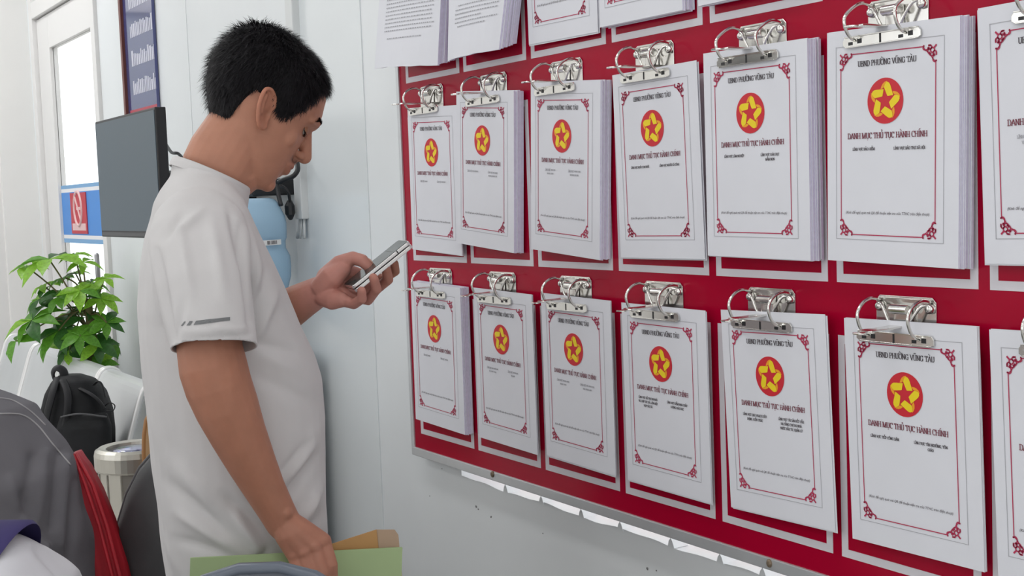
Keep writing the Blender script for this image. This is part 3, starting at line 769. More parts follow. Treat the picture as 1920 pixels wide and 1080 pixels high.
while z < pz1 - 0.05:
    q = MB(); y = py1 - 0.075
    while y > py0 + 0.004:
        w = rp.uniform(0.010, 0.02); h = rp.uniform(0.035, 0.055)
        q.box((WX - 0.0127, max(py0, y - w), z), (WX - 0.0119, y, z + h)); y -= w + 0.006
    tag(pch(q.build('lettering_row', PWHITE)), kind='stuff'); z += 0.098
# ------------------------------------------------------------------ monitor on a wall arm
SCR = mat('monitor_screen', (0.03, 0.05, 0.065), 0.3, spec=0.45, emit=(0.03, 0.045, 0.06), estr=0.9)
mx = -0.315
a0 = on_x(290, 200, mx); a1 = on_x(178, 229, mx); b1 = on_x(196, 444, mx)
mz1 = (a0.z + a1.z) / 2; mz0 = b1.z
mo = T((mx, a0.y, mz0))
mon = thing('monitor', 'flat black monitor on a wall arm left of the man', 'monitor', mo)
def mch(o, p=None): o.parent = p or mon; o.matrix_parent_inverse = mo.inverted() if p is None else Matrix(); return o
mch(MB().box((mx, a0.y, mz0), (mx + 0.028, a1.y, mz1)).build('casing', BLACKP, bevel=0.003))
mch(MB().box((mx - 0.0012, a0.y + 0.006, mz0 + 0.018), (mx + 0.001, a1.y - 0.006, mz1 - 0.007)).build('screen', SCR))
mch(MB().box((mx - 0.002, a0.y + 0.01, mz0 + 0.004), (mx + 0.002, a1.y - 0.01, mz0 + 0.014)).build('bottom_bezel', mat('bezel_grey', (0.05, 0.05, 0.055), 0.35)))
ymid = (a0.y + a1.y) / 2; zmid = (mz0 + mz1) / 2
q = MB(); q.box((mx + 0.028, ymid - 0.11, zmid - 0.12), (mx + 0.055, ymid + 0.11, zmid + 0.08)); mch(q.build('rear_housing', BLACKP, bevel=0.008))
q = MB(); q.tube([Vector((mx + 0.05, ymid, zmid)), Vector((mx + 0.17, ymid + 0.1, zmid)), Vector((WX - 0.02, ymid, zmid))], 0.016, 10); q.box((WX - 0.025, ymid - 0.05, zmid - 0.08), (WX, ymid + 0.05, zmid + 0.08)); mch(q.build('wall_arm', BLACKP))
cab = thing('power_cable', 'black cable looping out behind the monitor edge', 'cable', T(on_x(318, 290, -0.1)))
def cable(pts, r, par, nm='cable_run'):
    q = MB(); q.tube([Vector(p) for p in spline([tuple(p) for p in pts], 6)], r, 8)
    o = q.build(nm, BLACKP, None, smooth=True); o.parent = par; o.matrix_parent_inverse = par.matrix_world.inverted(); return o
cab.matrix_world = T(on_x(318, 290, -0.1)); 
cable([on_x(u, v, x) for u, v, x in ((296, 285, -0.18), (307, 268, -0.16), (312, 272, -0.12), (322, 286, -0.06), (334, 288, -0.03), (345, 300, 0.0))], 0.005, cab)
cable([on_x(u, v, x) for u, v, x in ((300, 330, -0.18), (309, 312, -0.17), (310, 268, -0.15))], 0.005, cab)

# ------------------------------------------------------------------ trunking, black box and cables behind the man's chin
TRK = mat('white_trunking', (0.72, 0.74, 0.74), 0.4)
ty0, ty1 = on_x(566, 380, WX - 0.02).y, on_x(553, 380, WX - 0.02).y
tz = on_x(560, 411, WX - 0.02).z
trk = thing('cable_trunking', 'white vertical cable trunking running down the wall corner behind the man', 'trunking', T((WX, ty0, tz)))
o = MB().box((WX - 0.022, ty0, tz), (WX, ty1, 3.0)).build('trunking_cover', TRK, bevel=0.003); o.parent = trk; o.matrix_parent_inverse = T((WX, ty0, tz)).inverted()
for du in (-3, 2, 5):
    q = MB(); q.tube([Vector((WX - 0.01, (ty0 + ty1) / 2 + du * 0.003, tz + 0.01)), Vector((WX - 0.012, (ty0 + ty1) / 2 + du * 0.004, tz - 0.025)), Vector((WX - 0.016, (ty0 + ty1) / 2 + du * 0.006, tz - 0.05))], 0.0035, 7)
    o = q.build('wire_end', TRK, None, smooth=True); o.parent = trk; o.matrix_parent_inverse = T((WX, ty0, tz)).inverted()
bx0, bx1 = on_x(522, 356, -0.02), on_x(452, 356, -0.02)
sb = thing('set_top_box', 'flat black box on the wall above the blue water bottle', 'box', T((WX, bx0.y, on_x(500, 368, -0.02).z)))
zlo, zhi = on_x(500, 367, -0.05).z, on_x(500, 335, -0.05).z
o = MB().box((-0.09, bx0.y, zlo), (WX, bx1.y, zhi)).build('box_casing', BLACKP, bevel=0.004); o.parent = sb; o.matrix_parent_inverse = sb.matrix_world.inverted()
o = MB().box((-0.093, bx0.y + 0.01, zlo + 0.008), (-0.089, bx1.y - 0.01, zlo + 0.016)).build('front_strip', mat('bezel_grey', (0.05, 0.05, 0.055), 0.35)); o.parent = sb; o.matrix_parent_inverse = T((WX, bx0.y, on_x(500, 368, -0.02).z)).inverted()
o = sb.children[0]; o.matrix_parent_inverse = T((WX, bx0.y, on_x(500, 368, -0.02).z)).inverted()
pc = thing('plug_cable', 'black power lead with adapter plug hanging beside the water bottle', 'cable', None); pc.location = on_x(545, 395, 0.0); PCM = T(on_x(545, 395, 0.0))
def pcch(o): o.parent = pc; o.matrix_parent_inverse = PCM.inverted(); return o
def tubepx(L, r, nm): 
    q = MB(); q.tube([Vector(p) for p in spline([tuple(on_x(u, v, x)) for u, v, x in L], 6)], r, 8); return pcch(q.build(nm, BLACKP, None, smooth=True))
tubepx(((556, 300, 0.0), (558, 318, -0.01), (550, 330, -0.02), (535, 336, -0.03), (522, 342, -0.04)), 0.0065, 'lead')
tubepx(((520, 350, -0.04), (530, 350, -0.03), (540, 360, -0.02), (544, 380, -0.01)), 0.004, 'lead')
tubepx(((519, 346, -0.05), (522, 365, -0.05), (527, 385, -0.05)), 0.006, 'lead')
q = MB(); q.tube([on_x(543, 376, -0.01), on_x(543, 386, -0.01), on_x(544, 400, -0.01), on_x(545, 410, -0.005)], [0.006, 0.013, 0.013, 0.006], 10); pcch(q.build('adapter_plug', BLACKP))

# ------------------------------------------------------------------ water dispenser with blue bottle
BOT = mat('blue_bottle', (0.42, 0.62, 0.80), 0.2, trans=0.15, ior=1.2, var=0.03, vscale=5); DISP = mat('dispenser_white', (0.75, 0.76, 0.77), 0.35); BLAB = mat('label_white', (0.82, 0.82, 0.82), 0.5)
wb = Vector((-0.150, 0.905, 0)); 
zt = at(505, 371, 3.25).z
wd = thing('water_dispenser', 'white floor-standing water dispenser under the blue bottle', 'dispenser', T(wb))
MB().box((-0.15, -0.15, 0.0), (0.15, 0.15, zt - 0.40)).build('cabinet', DISP, wd, bevel=0.02)
MB().box((-0.155, -0.08, zt - 0.62), (-0.13, 0.08, zt - 0.50)).build('tap_recess', BLACKP, wd, bevel=0.005)
for s in (-0.04, 0.04): MB().box((-0.18, s - 0.012, zt - 0.56), (-0.15, s + 0.012, zt - 0.53)).build('tap', DISP, wd, bevel=0.004)
wbt = thing('water_bottle', 'large translucent blue water bottle upside down on the dispenser', 'bottle', T((wb.x, wb.y, zt - 0.40)))
H = 0.40
prof = [(0.03, -0.0), (0.035, 0.02), (0.10, 0.06), (0.128, 0.10), (0.129, 0.14), (0.126, 0.15), (0.126, 0.165), (0.129, 0.175), (0.136, 0.20), (0.1375, 0.225), (0.136, 0.252), (0.130, 0.265), (0.1265, 0.272), (0.1265, 0.290), (0.130, 0.298), (0.131, 0.335), (0.128, 0.352), (0.113, 0.386), (0.105, 0.395), (0.092, 0.40), (0.0005, 0.398)]
q = MB(); q.lathe(prof, (0, 0, 0), 48); q.build('bottle_body', BOT, wbt, smooth=True)
# small bar code sticker
an = math.atan2(CAM.y - wb.y, CAM.x - wb.x)
q = MB(); zz = 0.281
ang = []
cz = at(515, 455, 3.14).z - (zt - 0.40)
rows = [[], []]
a_r = math.atan2(RX.y, RX.x)
import itertools
for k in range(7):
    a_ = an + math.radians(29 + 4.2 * k - 0)
    for j, z_ in enumerate((cz - 0.0065, cz + 0.0065)): rows[j].append((0.1385 * math.cos(a_), 0.1385 * math.sin(a_), z_))
q.loft(rows, closed=False); st = q.build('sticker', BLAB, wbt)
rb_ = random.Random(2)
q = MB()
for k in range(9):
    a_ = an + math.radians(34 + 1.5 * k); w_ = math.radians(rb_.uniform(0.35, 0.9))
    q.add([(0.1394 * math.cos(a_), 0.1394 * math.sin(a_), cz - 0.0045), (0.1394 * math.cos(a_ + w_), 0.1394 * math.sin(a_ + w_), cz - 0.0045), (0.1394 * math.cos(a_ + w_), 0.1394 * math.sin(a_ + w_), cz + 0.0045), (0.1394 * math.cos(a_), 0.1394 * math.sin(a_), cz + 0.0045)], [(0, 1, 2, 3)])
tag(q.build('barcode', INK, st, fix=False), kind='stuff')

# ------------------------------------------------------------------ steel waiting bench along the wall
STEEL = mat('satin_steel', (0.72, 0.73, 0.74), 0.36, metal=0.45, var=0.03, vscale=6); STRIM = mat('bright_steel_trim', (0.80, 0.80, 0.79), 0.4, metal=0.5); LEGM = mat('bench_leg', (0.5, 0.5, 0.5), 0.3, metal=0.8)
be = on_plane(273, 722, Vector((-0.215, 0, 0)), Vector((1, 0, 0)))
BTOP = be.z; BY = be.y
bench = thing('waiting_bench', 'row of four joined steel seats along the wall by the door', 'bench', T((-0.45, BY, 0)))
BM = T((-0.45, BY, 0))
def bech(o, p=None): o.parent = p or bench; o.matrix_parent_inverse = BM.inverted() if p is None else Matrix(); return o
PITCH = 0.50
prof = spline([(-0.150, BTOP - 0.045), (-0.165, BTOP - 0.012), (-0.195, BTOP), (-0.225, BTOP - 0.018), (-0.255, BTOP - 0.10), (-0.30, BTOP - 0.24), (-0.335, 0.47), (-0.38, 0.415), (-0.47, 0.405), (-0.60, 0.425), (-0.70, 0.44), (-0.745, 0.43), (-0.75, 0.40)], 4)
for k in range(4):
    ya_, yb_ = BY + k * PITCH, BY + (k + 1) * PITCH - 0.022
    q = MB(); n_ = len(prof)
    out = [(x, z) for x, z in prof]
    inn = []
    for i, (x, z) in enumerate(prof):
        a_ = prof[max(0, i - 1)]; b_ = prof[min(n_ - 1, i + 1)]
        tx, tz_ = b_[0] - a_[0], b_[1] - a_[1]; L_ = math.hypot(tx, tz_)
        inn.append((x + tz_ / L_ * -0.012, z + tx / L_ * 0.012))
    loop = out + inn[::-1]
    q.loft([[(x, yy_, z) for x, z in loop] for yy_ in (ya_, yb_)])
    seat = bech(q.build('seat_shell', STEEL, smooth=False))
    for yy_ in (ya_ - 0.001, yb_ + 0.001):
        q = MB(); q.tube([Vector((x, yy_, z)) for x, z in prof], 0.0085, 8); bech(q.build('edge_trim', STRIM, smooth=True), seat)
bech(MB().box((-0.56, BY + 0.02, 0.30), (-0.50, BY + 4 * PITCH - 0.05, 0.36)).build('support_beam', LEGM, bevel=0.004))
for yy_ in (BY + 0.25, BY + 4 * PITCH - 0.3):
    q = MB(); q.tube([Vector((-0.53, yy_, 0.31)), Vector((-0.53, yy_, 0.05))], 0.025, 10); q.tube([Vector((-0.78, yy_, 0.012)), Vector((-0.60, yy_, 0.04)), Vector((-0.46, yy_, 0.04)), Vector((-0.28, yy_, 0.012))], 0.018, 8); bech(q.build('leg', LEGM, smooth=True))
for k in (0, 4):
    yy_ = BY + k * PITCH - (0.012 if k == 0 else 0.01)
    q = MB(); q.tube([Vector(p) for p in spline([(-0.53, yy_, 0.34), (-0.70, yy_, 0.36), (-0.74, yy_, 0.50), (-0.70, yy_, 0.60), (-0.50, yy_, 0.61), (-0.33, yy_, 0.56)], 4)], 0.014, 8); bech(q.build('armrest', STRIM, smooth=True))

# ------------------------------------------------------------------ black backpack on the bench
BPK = mat('black_nylon', (0.009, 0.0095, 0.011), 0.6, spec=0.3, var=0.3, vscale=25, bump=0.15, bscale=60); BPK2 = mat('black_webbing', (0.012, 0.012, 0.014), 0.6)
bd = 3.78
def bk(u, v, dd=0.0): return at(u, v, bd + dd)
bkc = bk(150, 790); floorz = 0.43
bpm = T((bkc.x, bkc.y, floorz))
bp = thing('backpack', 'black nylon backpack leaning on the steel bench', 'backpack', bpm)
def bpc(o, p=None): o.parent = p or bp; o.matrix_parent_inverse = bpm.inverted() if p is None else Matrix(); return o
def bring(u0, u1, v, a, dd=0.0):
    c = bk((u0 + u1) / 2, v, dd); w = (u1 - u0) / 2 * bd / FPX
    return ell_ring(c, w, a, RH, DH, 24, 2.8)
q = MB(); q.loft([bring(86, 205, 925, 0.075), bring(80, 210, 900, 0.085), bring(78, 212, 860, 0.09), bring(78, 212, 810, 0.09), bring(80, 208, 770, 0.085), bring(88, 196, 735, 0.075), bring(100, 176, 712, 0.055), bring(112, 150, 702, 0.03)])
bme = remesh(q, 0.006, 4, 'bag_body'); bpc(link('bag_body', bme, BPK))
q = MB(); q.loft([bring(112, 205, 900, 0.03, -0.085), bring(108, 209, 860, 0.034, -0.09), bring(108, 208, 800, 0.032, -0.088), bring(114, 200, 776, 0.022, -0.078)]); bpc(link('front_pocket', remesh(q, 0.005, 4, 'front_pocket'), BPK))
def strap(L, r=0.011, nm='strap'):
    q = MB(); q.tube([Vector(p) for p in spline([tuple(bk(*p)) for p in L], 6)], r, 8, flat=0.35); return bpc(q.build(nm, BPK2, smooth=True))
strap(((108, 708, -0.03), (98, 740, -0.09), (86, 790, -0.105), (80, 850, -0.11), (84, 910, -0.10)))
strap(((118, 712, -0.05), (128, 745, -0.095), (122, 800, -0.105), (104, 860, -0.115), (98, 920, -0.115)))
strap(((104, 716, 0.0), (99, 700, -0.01), (106, 690, -0.01), (118, 695, -0.01), (122, 712, -0.01)), 0.014, 'top_handle')
strap(((150, 728, -0.06), (172, 740, -0.08), (186, 752, -0.08), (196, 766, -0.07)), 0.008)
strap(((198, 760, -0.06), (206, 755, -0.07), (215, 760, -0.07), (212, 770, -0.07), (200, 770, -0.07)), 0.004, 'loop')
strap(((176, 722, -0.04), (184, 715, -0.05), (192, 722, -0.05), (198, 745, -0.05)), 0.006, 'loop')
q = MB(); q.tube([Vector(p) for p in spline([tuple(bk(*p)) for p in ((114, 782, -0.108), (150, 776, -0.118), (200, 782, -0.108))], 6)], 0.003, 6); bpc(q.build('zip', mat('zip_grey', (0.08, 0.08, 0.085), 0.4), smooth=True))

# ------------------------------------------------------------------ potted plant behind the bench
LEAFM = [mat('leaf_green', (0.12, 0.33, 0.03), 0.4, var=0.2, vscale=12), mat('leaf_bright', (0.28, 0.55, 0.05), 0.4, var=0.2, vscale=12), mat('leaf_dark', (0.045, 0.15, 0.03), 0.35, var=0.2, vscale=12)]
STEM = mat('stem_brown', (0.14, 0.12, 0.05), 0.7)
for m_ in LEAFM:
    b_ = m_.node_tree.nodes['Principled BSDF']; b_.inputs['Subsurface Weight'].default_value = 0.0
    nt = m_.node_tree; tr = nt.nodes.new('ShaderNodeBsdfTranslucent'); mxs = nt.nodes.new('ShaderNodeMixShader'); mxs.inputs[0].default_value = 0.35
    col_ = b_.inputs['Base Color'].links[0].from_socket
    nt.links.new(col_, tr.inputs['Color']); outn = nt.nodes['Material Output']
    nt.links.new(b_.outputs[0], mxs.inputs[1]); nt.links.new(tr.outputs[0], mxs.inputs[2]); nt.links.new(mxs.outputs[0], outn.inputs['Surface'])
pd = 4.55
pb0 = at(158, 640, pd); pb0 = Vector((min(pb0.x, -0.118), pb0.y, 0))
plm = T(pb0)
plant = thing('potted_plant', 'bushy green potted plant with lobed leaves behind the bench', 'plant', plm)
def plc(o, p=None): o.parent = p or plant; o.matrix_parent_inverse = plm.inverted() if p is None else Matrix(); return o
q = MB(); q.lathe([(0.08, 0), (0.105, 0.02), (0.125, 0.30), (0.135, 0.31), (0.135, 0.34), (0.12, 0.34), (0.115, 0.30), (0.02, 0.30)], pb0, 28, cap=True); plc(q.build('pot', mat('pot_white', (0.7, 0.7, 0.68), 0.4), smooth=False))
q = MB(); q.lathe([(0.118, 0.29), (0.06, 0.31), (0.001, 0.312)], pb0, 20); plc(q.build('soil', mat('soil', (0.05, 0.035, 0.025), 0.95), smooth=True))
def leaf_mesh(nm):
    """lance-shaped leaf, length 1 along x, keel folded, tip drooping"""
    q = MB(); prof_ = [(0, 0.012), (0.12, 0.09), (0.3, 0.20), (0.5, 0.235), (0.72, 0.16), (0.88, 0.06), (1.0, 0.0)]
    vs = []
    for x, w in prof_: vs += [(x, -w, 0.05 * math.sin(x * 3) - 0.16 * x * x + w * 0.35), (x, 0, 0.05 * math.sin(x * 3) - 0.16 * x * x), (x, w, 0.05 * math.sin(x * 3) - 0.16 * x * x + w * 0.35)]
    fs = []
    for i in range(len(prof_) - 1):
        b = i * 3; fs += [(b, b + 1, b + 4, b + 3), (b + 1, b + 2, b + 5, b + 4)]
    q.add(vs, fs); me = q.mesh(nm); smooth_me(me); return me
LM = []
for k in range(3):
    me = leaf_mesh('leaf'); me.materials.append(LEAFM[k]); LM.append(me)
rl = random.Random(21)
q = MB(); top = at(165, 560, pd)
trunk = [pb0 + Vector((0, 0, 0.3)), pb0.lerp(Vector((top.x, top.y, 0)), 0.4) + Vector((0, 0, 0.55)), Vector((top.x, top.y, top.z - 0.15)), top]
q.tube([Vector(p) for p in spline([tuple(p) for p in trunk], 5)], 0.014, 8); plc(q.build('trunk', STEM, smooth=True))
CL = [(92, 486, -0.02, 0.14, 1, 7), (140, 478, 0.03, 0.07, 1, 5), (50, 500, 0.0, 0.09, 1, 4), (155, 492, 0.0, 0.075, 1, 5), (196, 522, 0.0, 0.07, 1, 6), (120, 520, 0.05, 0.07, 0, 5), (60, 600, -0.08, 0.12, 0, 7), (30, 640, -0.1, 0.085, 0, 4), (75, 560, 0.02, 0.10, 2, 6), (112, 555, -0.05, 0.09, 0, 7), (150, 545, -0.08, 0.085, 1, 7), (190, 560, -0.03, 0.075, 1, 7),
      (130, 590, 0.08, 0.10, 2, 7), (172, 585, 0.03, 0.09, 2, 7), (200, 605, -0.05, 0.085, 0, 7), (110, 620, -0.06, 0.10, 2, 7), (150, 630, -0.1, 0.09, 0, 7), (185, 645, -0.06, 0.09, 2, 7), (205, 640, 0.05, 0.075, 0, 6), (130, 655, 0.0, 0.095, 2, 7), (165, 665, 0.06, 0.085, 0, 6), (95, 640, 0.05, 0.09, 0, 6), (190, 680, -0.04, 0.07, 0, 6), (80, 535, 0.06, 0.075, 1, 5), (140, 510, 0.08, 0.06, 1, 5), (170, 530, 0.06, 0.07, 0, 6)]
for (u, v, dd, L_, ci, nl) in CL:
    hub = at(u, v, pd + dd)
    o_ = hub - top; bs = trunk[2].lerp(top, rl.random())
    mid = bs.lerp(hub, 0.5) + Vector((0, 0, 0.02))
    q = MB(); q.tube([Vector(p) for p in spline([tuple(bs), tuple(mid), tuple(hub)], 4)], 0.0028, 6); plc(q.build('leaf_stalk', STEM, smooth=True))
    outd = (hub - (bs + Vector((0, 0, -0.02)))).normalized()
    nrm_ = (outd * 0.45 + Vector((0, 0, 0.8)) - RZ * 0.35 + Vector((rl.uniform(-.2, .2), rl.uniform(-.2, .2), 0))).normalized()
    ax1 = nrm_.orthogonal().normalized(); ax2 = nrm_.cross(ax1)
    for k in range(nl):
        a_ = 2 * math.pi * (k + rl.uniform(-0.2, 0.2)) / nl
        dx_ = (ax1 * math.cos(a_) + ax2 * math.sin(a_) - nrm_ * rl.uniform(0.0, 0.35)).normalized()
        yx_ = nrm_.cross(dx_).normalized(); zx_ = dx_.cross(yx_)
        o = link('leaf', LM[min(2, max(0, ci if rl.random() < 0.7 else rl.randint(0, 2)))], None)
        sc = L_ * rl.uniform(0.8, 1.15)
        o.parent = plant
        o.matrix_parent_inverse = plm.inverted()
        o.matrix_basis = mat4(dx_ * sc, yx_ * sc, zx_ * sc, hub)
# ------------------------------------------------------------------ stainless bin
BINM = mat('bin_steel', (0.58, 0.56, 0.50), 0.32, metal=0.75, var=0.05, vscale=10); BINF = mat('bin_flap', (0.35, 0.36, 0.50), 0.15, metal=0.9)
bc = at(252, 835, 3.15); br = 0.094
bnm = T((bc.x, bc.y, 0))
bn = thing('waste_bin', 'round stainless steel bin with swing lid beside the bench', 'bin', bnm)
zt_ = bc.z
q = MB(); q.lathe([(br * 0.92, 0), (br * 0.94, zt_ - 0.055)], (0, 0, 0), 14); q.build('bin_drum', BINM, bn)
for k in range(14):
    a_ = 2 * math.pi * k / 14; q = MB(); q.tube([Vector((br * 0.93 * math.cos(a_), br * 0.93 * math.sin(a_), 0.01)), Vector((br * 0.945 * math.cos(a_), br * 0.945 * math.sin(a_), zt_ - 0.056))], 0.0025, 6); q.build('drum_rib', BINM, bn)
q = MB(); q.lathe([(br, zt_ - 0.055), (br * 1.03, zt_ - 0.05), (br * 1.03, zt_ - 0.018), (br, zt_ - 0.006), (br * 0.9, zt_), (br * 0.72, zt_ - 0.003), (br * 0.70, zt_ - 0.012), (0.001, zt_ - 0.014)], (0, 0, 0), 40); q.build('lid', BINM, bn, smooth=False)
q = MB(); q.lathe([(br * 0.68, zt_ - 0.010), (br * 0.4, zt_ - 0.004), (0.001, zt_ - 0.002)], (0, 0, 0), 32); fl_ = q.build('swing_flap', BINF, bn, smooth=True)
# ------------------------------------------------------------------ chairs
def upholstered(name, lab, c_top, D0, yaw, w, h, colr, rim, back_tilt, seat_z=0.46, thick=0.05, rim_w=0.010, rnd=0.5):
    """chair with rounded shell back; c_top: point at the middle of the top edge; its seat lies towards +f"""
    f = Vector((math.cos(yaw), math.sin(yaw), 0)); r = Vector((f.y, -f.x, 0))
    base = Vector((c_top.x, c_top.y, 0)) + f * 0.22
    mw = T(base)
    t = thing(name, lab, 'chair', mw)
    def ch(o, p=None): o.parent = p or t; o.matrix_parent_inverse = mw.inverted() if p is None else Matrix(); return o
    upv = (UP - f * back_tilt).normalized(); nv = r.cross(upv)
    N = 26
    outl = []
    for k in range(N):
        a = 2 * math.pi * k / N; cx, sy = math.cos(a), math.sin(a)
        ex = 2 / (2.0 + 1.4 * rnd)
        outl.append((w / 2 * math.copysign(abs(cx) ** ex, cx), h / 2 * math.copysign(abs(sy) ** ex, sy)))
    cc = c_top - upv * (h / 2)
    def ringat(k_, dn): return [cc + r * (x * k_) + upv * (y * k_) + f * (dn + 0.9 * x * x * k_ * k_) for x, y in outl]
    q = MB(); q.loft([ringat(0.5, -thick * 0.52), ringat(0.86, -thick * 0.5), ringat(0.97, -thick * 0.3), ringat(1.0, 0), ringat(0.97, thick * 0.3), ringat(0.86, thick * 0.5), ringat(0.5, thick * 0.45)])
    bk_ = ch(q.build('backrest', colr, smooth=True))
    rr = ringat(1.0, 0); q = MB(); q.tube(rr + [rr[0]], rim_w, 8, cap=False); ch(q.build('edge_piping', rim, smooth=True), bk_)
    sc_ = base + UP * seat_z
    q = MB(); q.loft([[sc_ + r * (x / w * 0.46) + f * (y / h * 0.46 + 0.02) + UP * z_ for x, y in [(a * k_, b * k_) for a, b in outl]] for k_, z_ in ((0.9, -0.035), (1.0, -0.01), (1.0, 0.015), (0.92, 0.035), (0.5, 0.042))]); ch(q.build('seat', colr, smooth=True))
    q = MB(); q.tube([cc - upv * (h * 0.36) - f * 0.01, cc - upv * (h * 0.6) - f * 0.01, sc_ - f * 0.12 - UP * 0.05, sc_ - UP * 0.05], 0.018, 8); ch(q.build('back_bracket', BLACKP, smooth=True))
    q = MB(); q.tube([sc_ - UP * 0.03, base + UP * 0.10], 0.026, 12); ch(q.build('gas_column', BLACKP, smooth=True))
    for k in range(5):
        a = 2 * math.pi * k / 5 + 0.3; d = Vector((math.cos(a), math.sin(a), 0))
        q = MB(); q.tube([base + UP * 0.10, base + d * 0.27 + UP * 0.065], [0.022, 0.014], 8); lg = ch(q.build('foot_arm', BLACKP, smooth=True))
        q = MB(); sd = d.cross(UP); q.tube([base + d * 0.27 - sd * 0.018 + UP * 0.028, base + d * 0.27 + sd * 0.018 + UP * 0.028], 0.028, 14); ch(q.build('castor', BLACKP, smooth=False), lg)
    return t
CH1 = mat('slate_vinyl', (0.075, 0.085, 0.105), 0.42, var=0.06, vscale=20); CH1R = mat('slate_rim', (0.12, 0.14, 0.175), 0.3)
CH2 = mat('charcoal_leather', (0.075, 0.078, 0.082), 0.5, var=0.08, vscale=18, bump=0.1, bscale=40); CH2R = mat('charcoal_seam', (0.12, 0.12, 0.125), 0.5)
upholstered('office_chair', 'slate blue chair whose rounded back rises in front of the green folder', at(487, 1064, 1.50), 1.5, math.atan2(-RZ.y, -RZ.x) , 0.34, 0.40, CH1, CH1R, 0.15, thick=0.045, rnd=0.1, rim_w=0.008)
upholstered('office_chair', 'charcoal leather office chair behind the man, beside the bin', at(342, 822, 2.50), 2.5, math.atan2(DH.y, DH.x), 0.30, 0.62, CH2, CH2R, -0.16, thick=0.085, rnd=0.0, rim_w=0.004)
# tan wooden board standing on the floor just behind the man's shirt
WOOD = mat('tan_wood', (0.50, 0.31, 0.16), 0.4, var=0.15, vscale=14); WOODR = mat('wood_rim', (0.36, 0.17, 0.06), 0.4)
wb0 = at(270, 835, 3.0); wbm = T((wb0.x, wb0.y, 0))
wbd = thing('wooden_board', 'tan wooden board with rounded corner standing by the bin behind the man', 'board', wbm)
ztop = at(284, 768, 3.0).z
outl_ = [(0.0, 0.0), (0.0, ztop - 0.10), (0.003, ztop - 0.06), (0.010, ztop - 0.025), (0.022, ztop - 0.006), (0.04, ztop), (0.13, ztop), (0.15, ztop - 0.02), (0.16, ztop - 0.06), (0.16, 0.0)]
rr_ = [RH * x + UP * z_ for x, z_ in outl_]
MB().prism(rr_, DH * 0.016).build('panel', WOOD, wbd)
q = MB(); q.tube([p + DH * 0.008 for p in rr_], 0.009, 8); q.build('rim', WOODR, wbd, smooth=True)
# ------------------------------------------------------------------ the standing man
YAW = math.radians(20)
def face_axes(a):
    F = RH * math.cos(a) + DH * math.sin(a); return F, UP.cross(F)
MF, ML = face_axes(YAW)
MO = at(470, 540, 2.0)
def mp(u, v, l):
    return on_plane(u, v, MO + ML * l, ML)

# ---- head, in its own frame (f forward, u up, l to the left), origin between the ear holes
HEAD = [(-0.118, 0.062, 0.034, 0.013), (-0.113, 0.075, 0.012, 0.026), (-0.100, 0.084, -0.010, 0.041), (-0.080, 0.087, -0.034, 0.053), (-0.060, 0.089, -0.050, 0.0605),
        (-0.040, 0.091, -0.064, 0.066), (-0.020, 0.091, -0.076, 0.070), (0.0, 0.091, -0.086, 0.073), (0.015, 0.093, -0.093, 0.075), (0.030, 0.099, -0.098, 0.0765),
        (0.050, 0.0985, -0.101, 0.0775), (0.080, 0.090, -0.098, 0.074), (0.105, 0.074, -0.088, 0.065), (0.122, 0.053, -0.071, 0.052), (0.133, 0.025, -0.046, 0.032), (0.138, 0.0, -0.02, 0.012)]
def head_pt(u, th, off=0.0):
    ff, fb, w = interp(HEAD, u)
    c0 = (ff + fb) / 2 - 0.004
    ct, st = math.cos(th), math.sin(th)
    e = 2.25
    rf = (ff - c0 if ct > 0 else c0 - fb) + off
    x = c0 + rf * math.copysign(abs(ct) ** (2 / e), ct)
    taper = 1.0 - (0.10 * max(0, ct) ** 1.5 if u < 0.05 else 0.05 * max(0, ct))
    return Vector((x, u, (w + off) * taper * math.copysign(abs(st) ** (2 / e), st)))
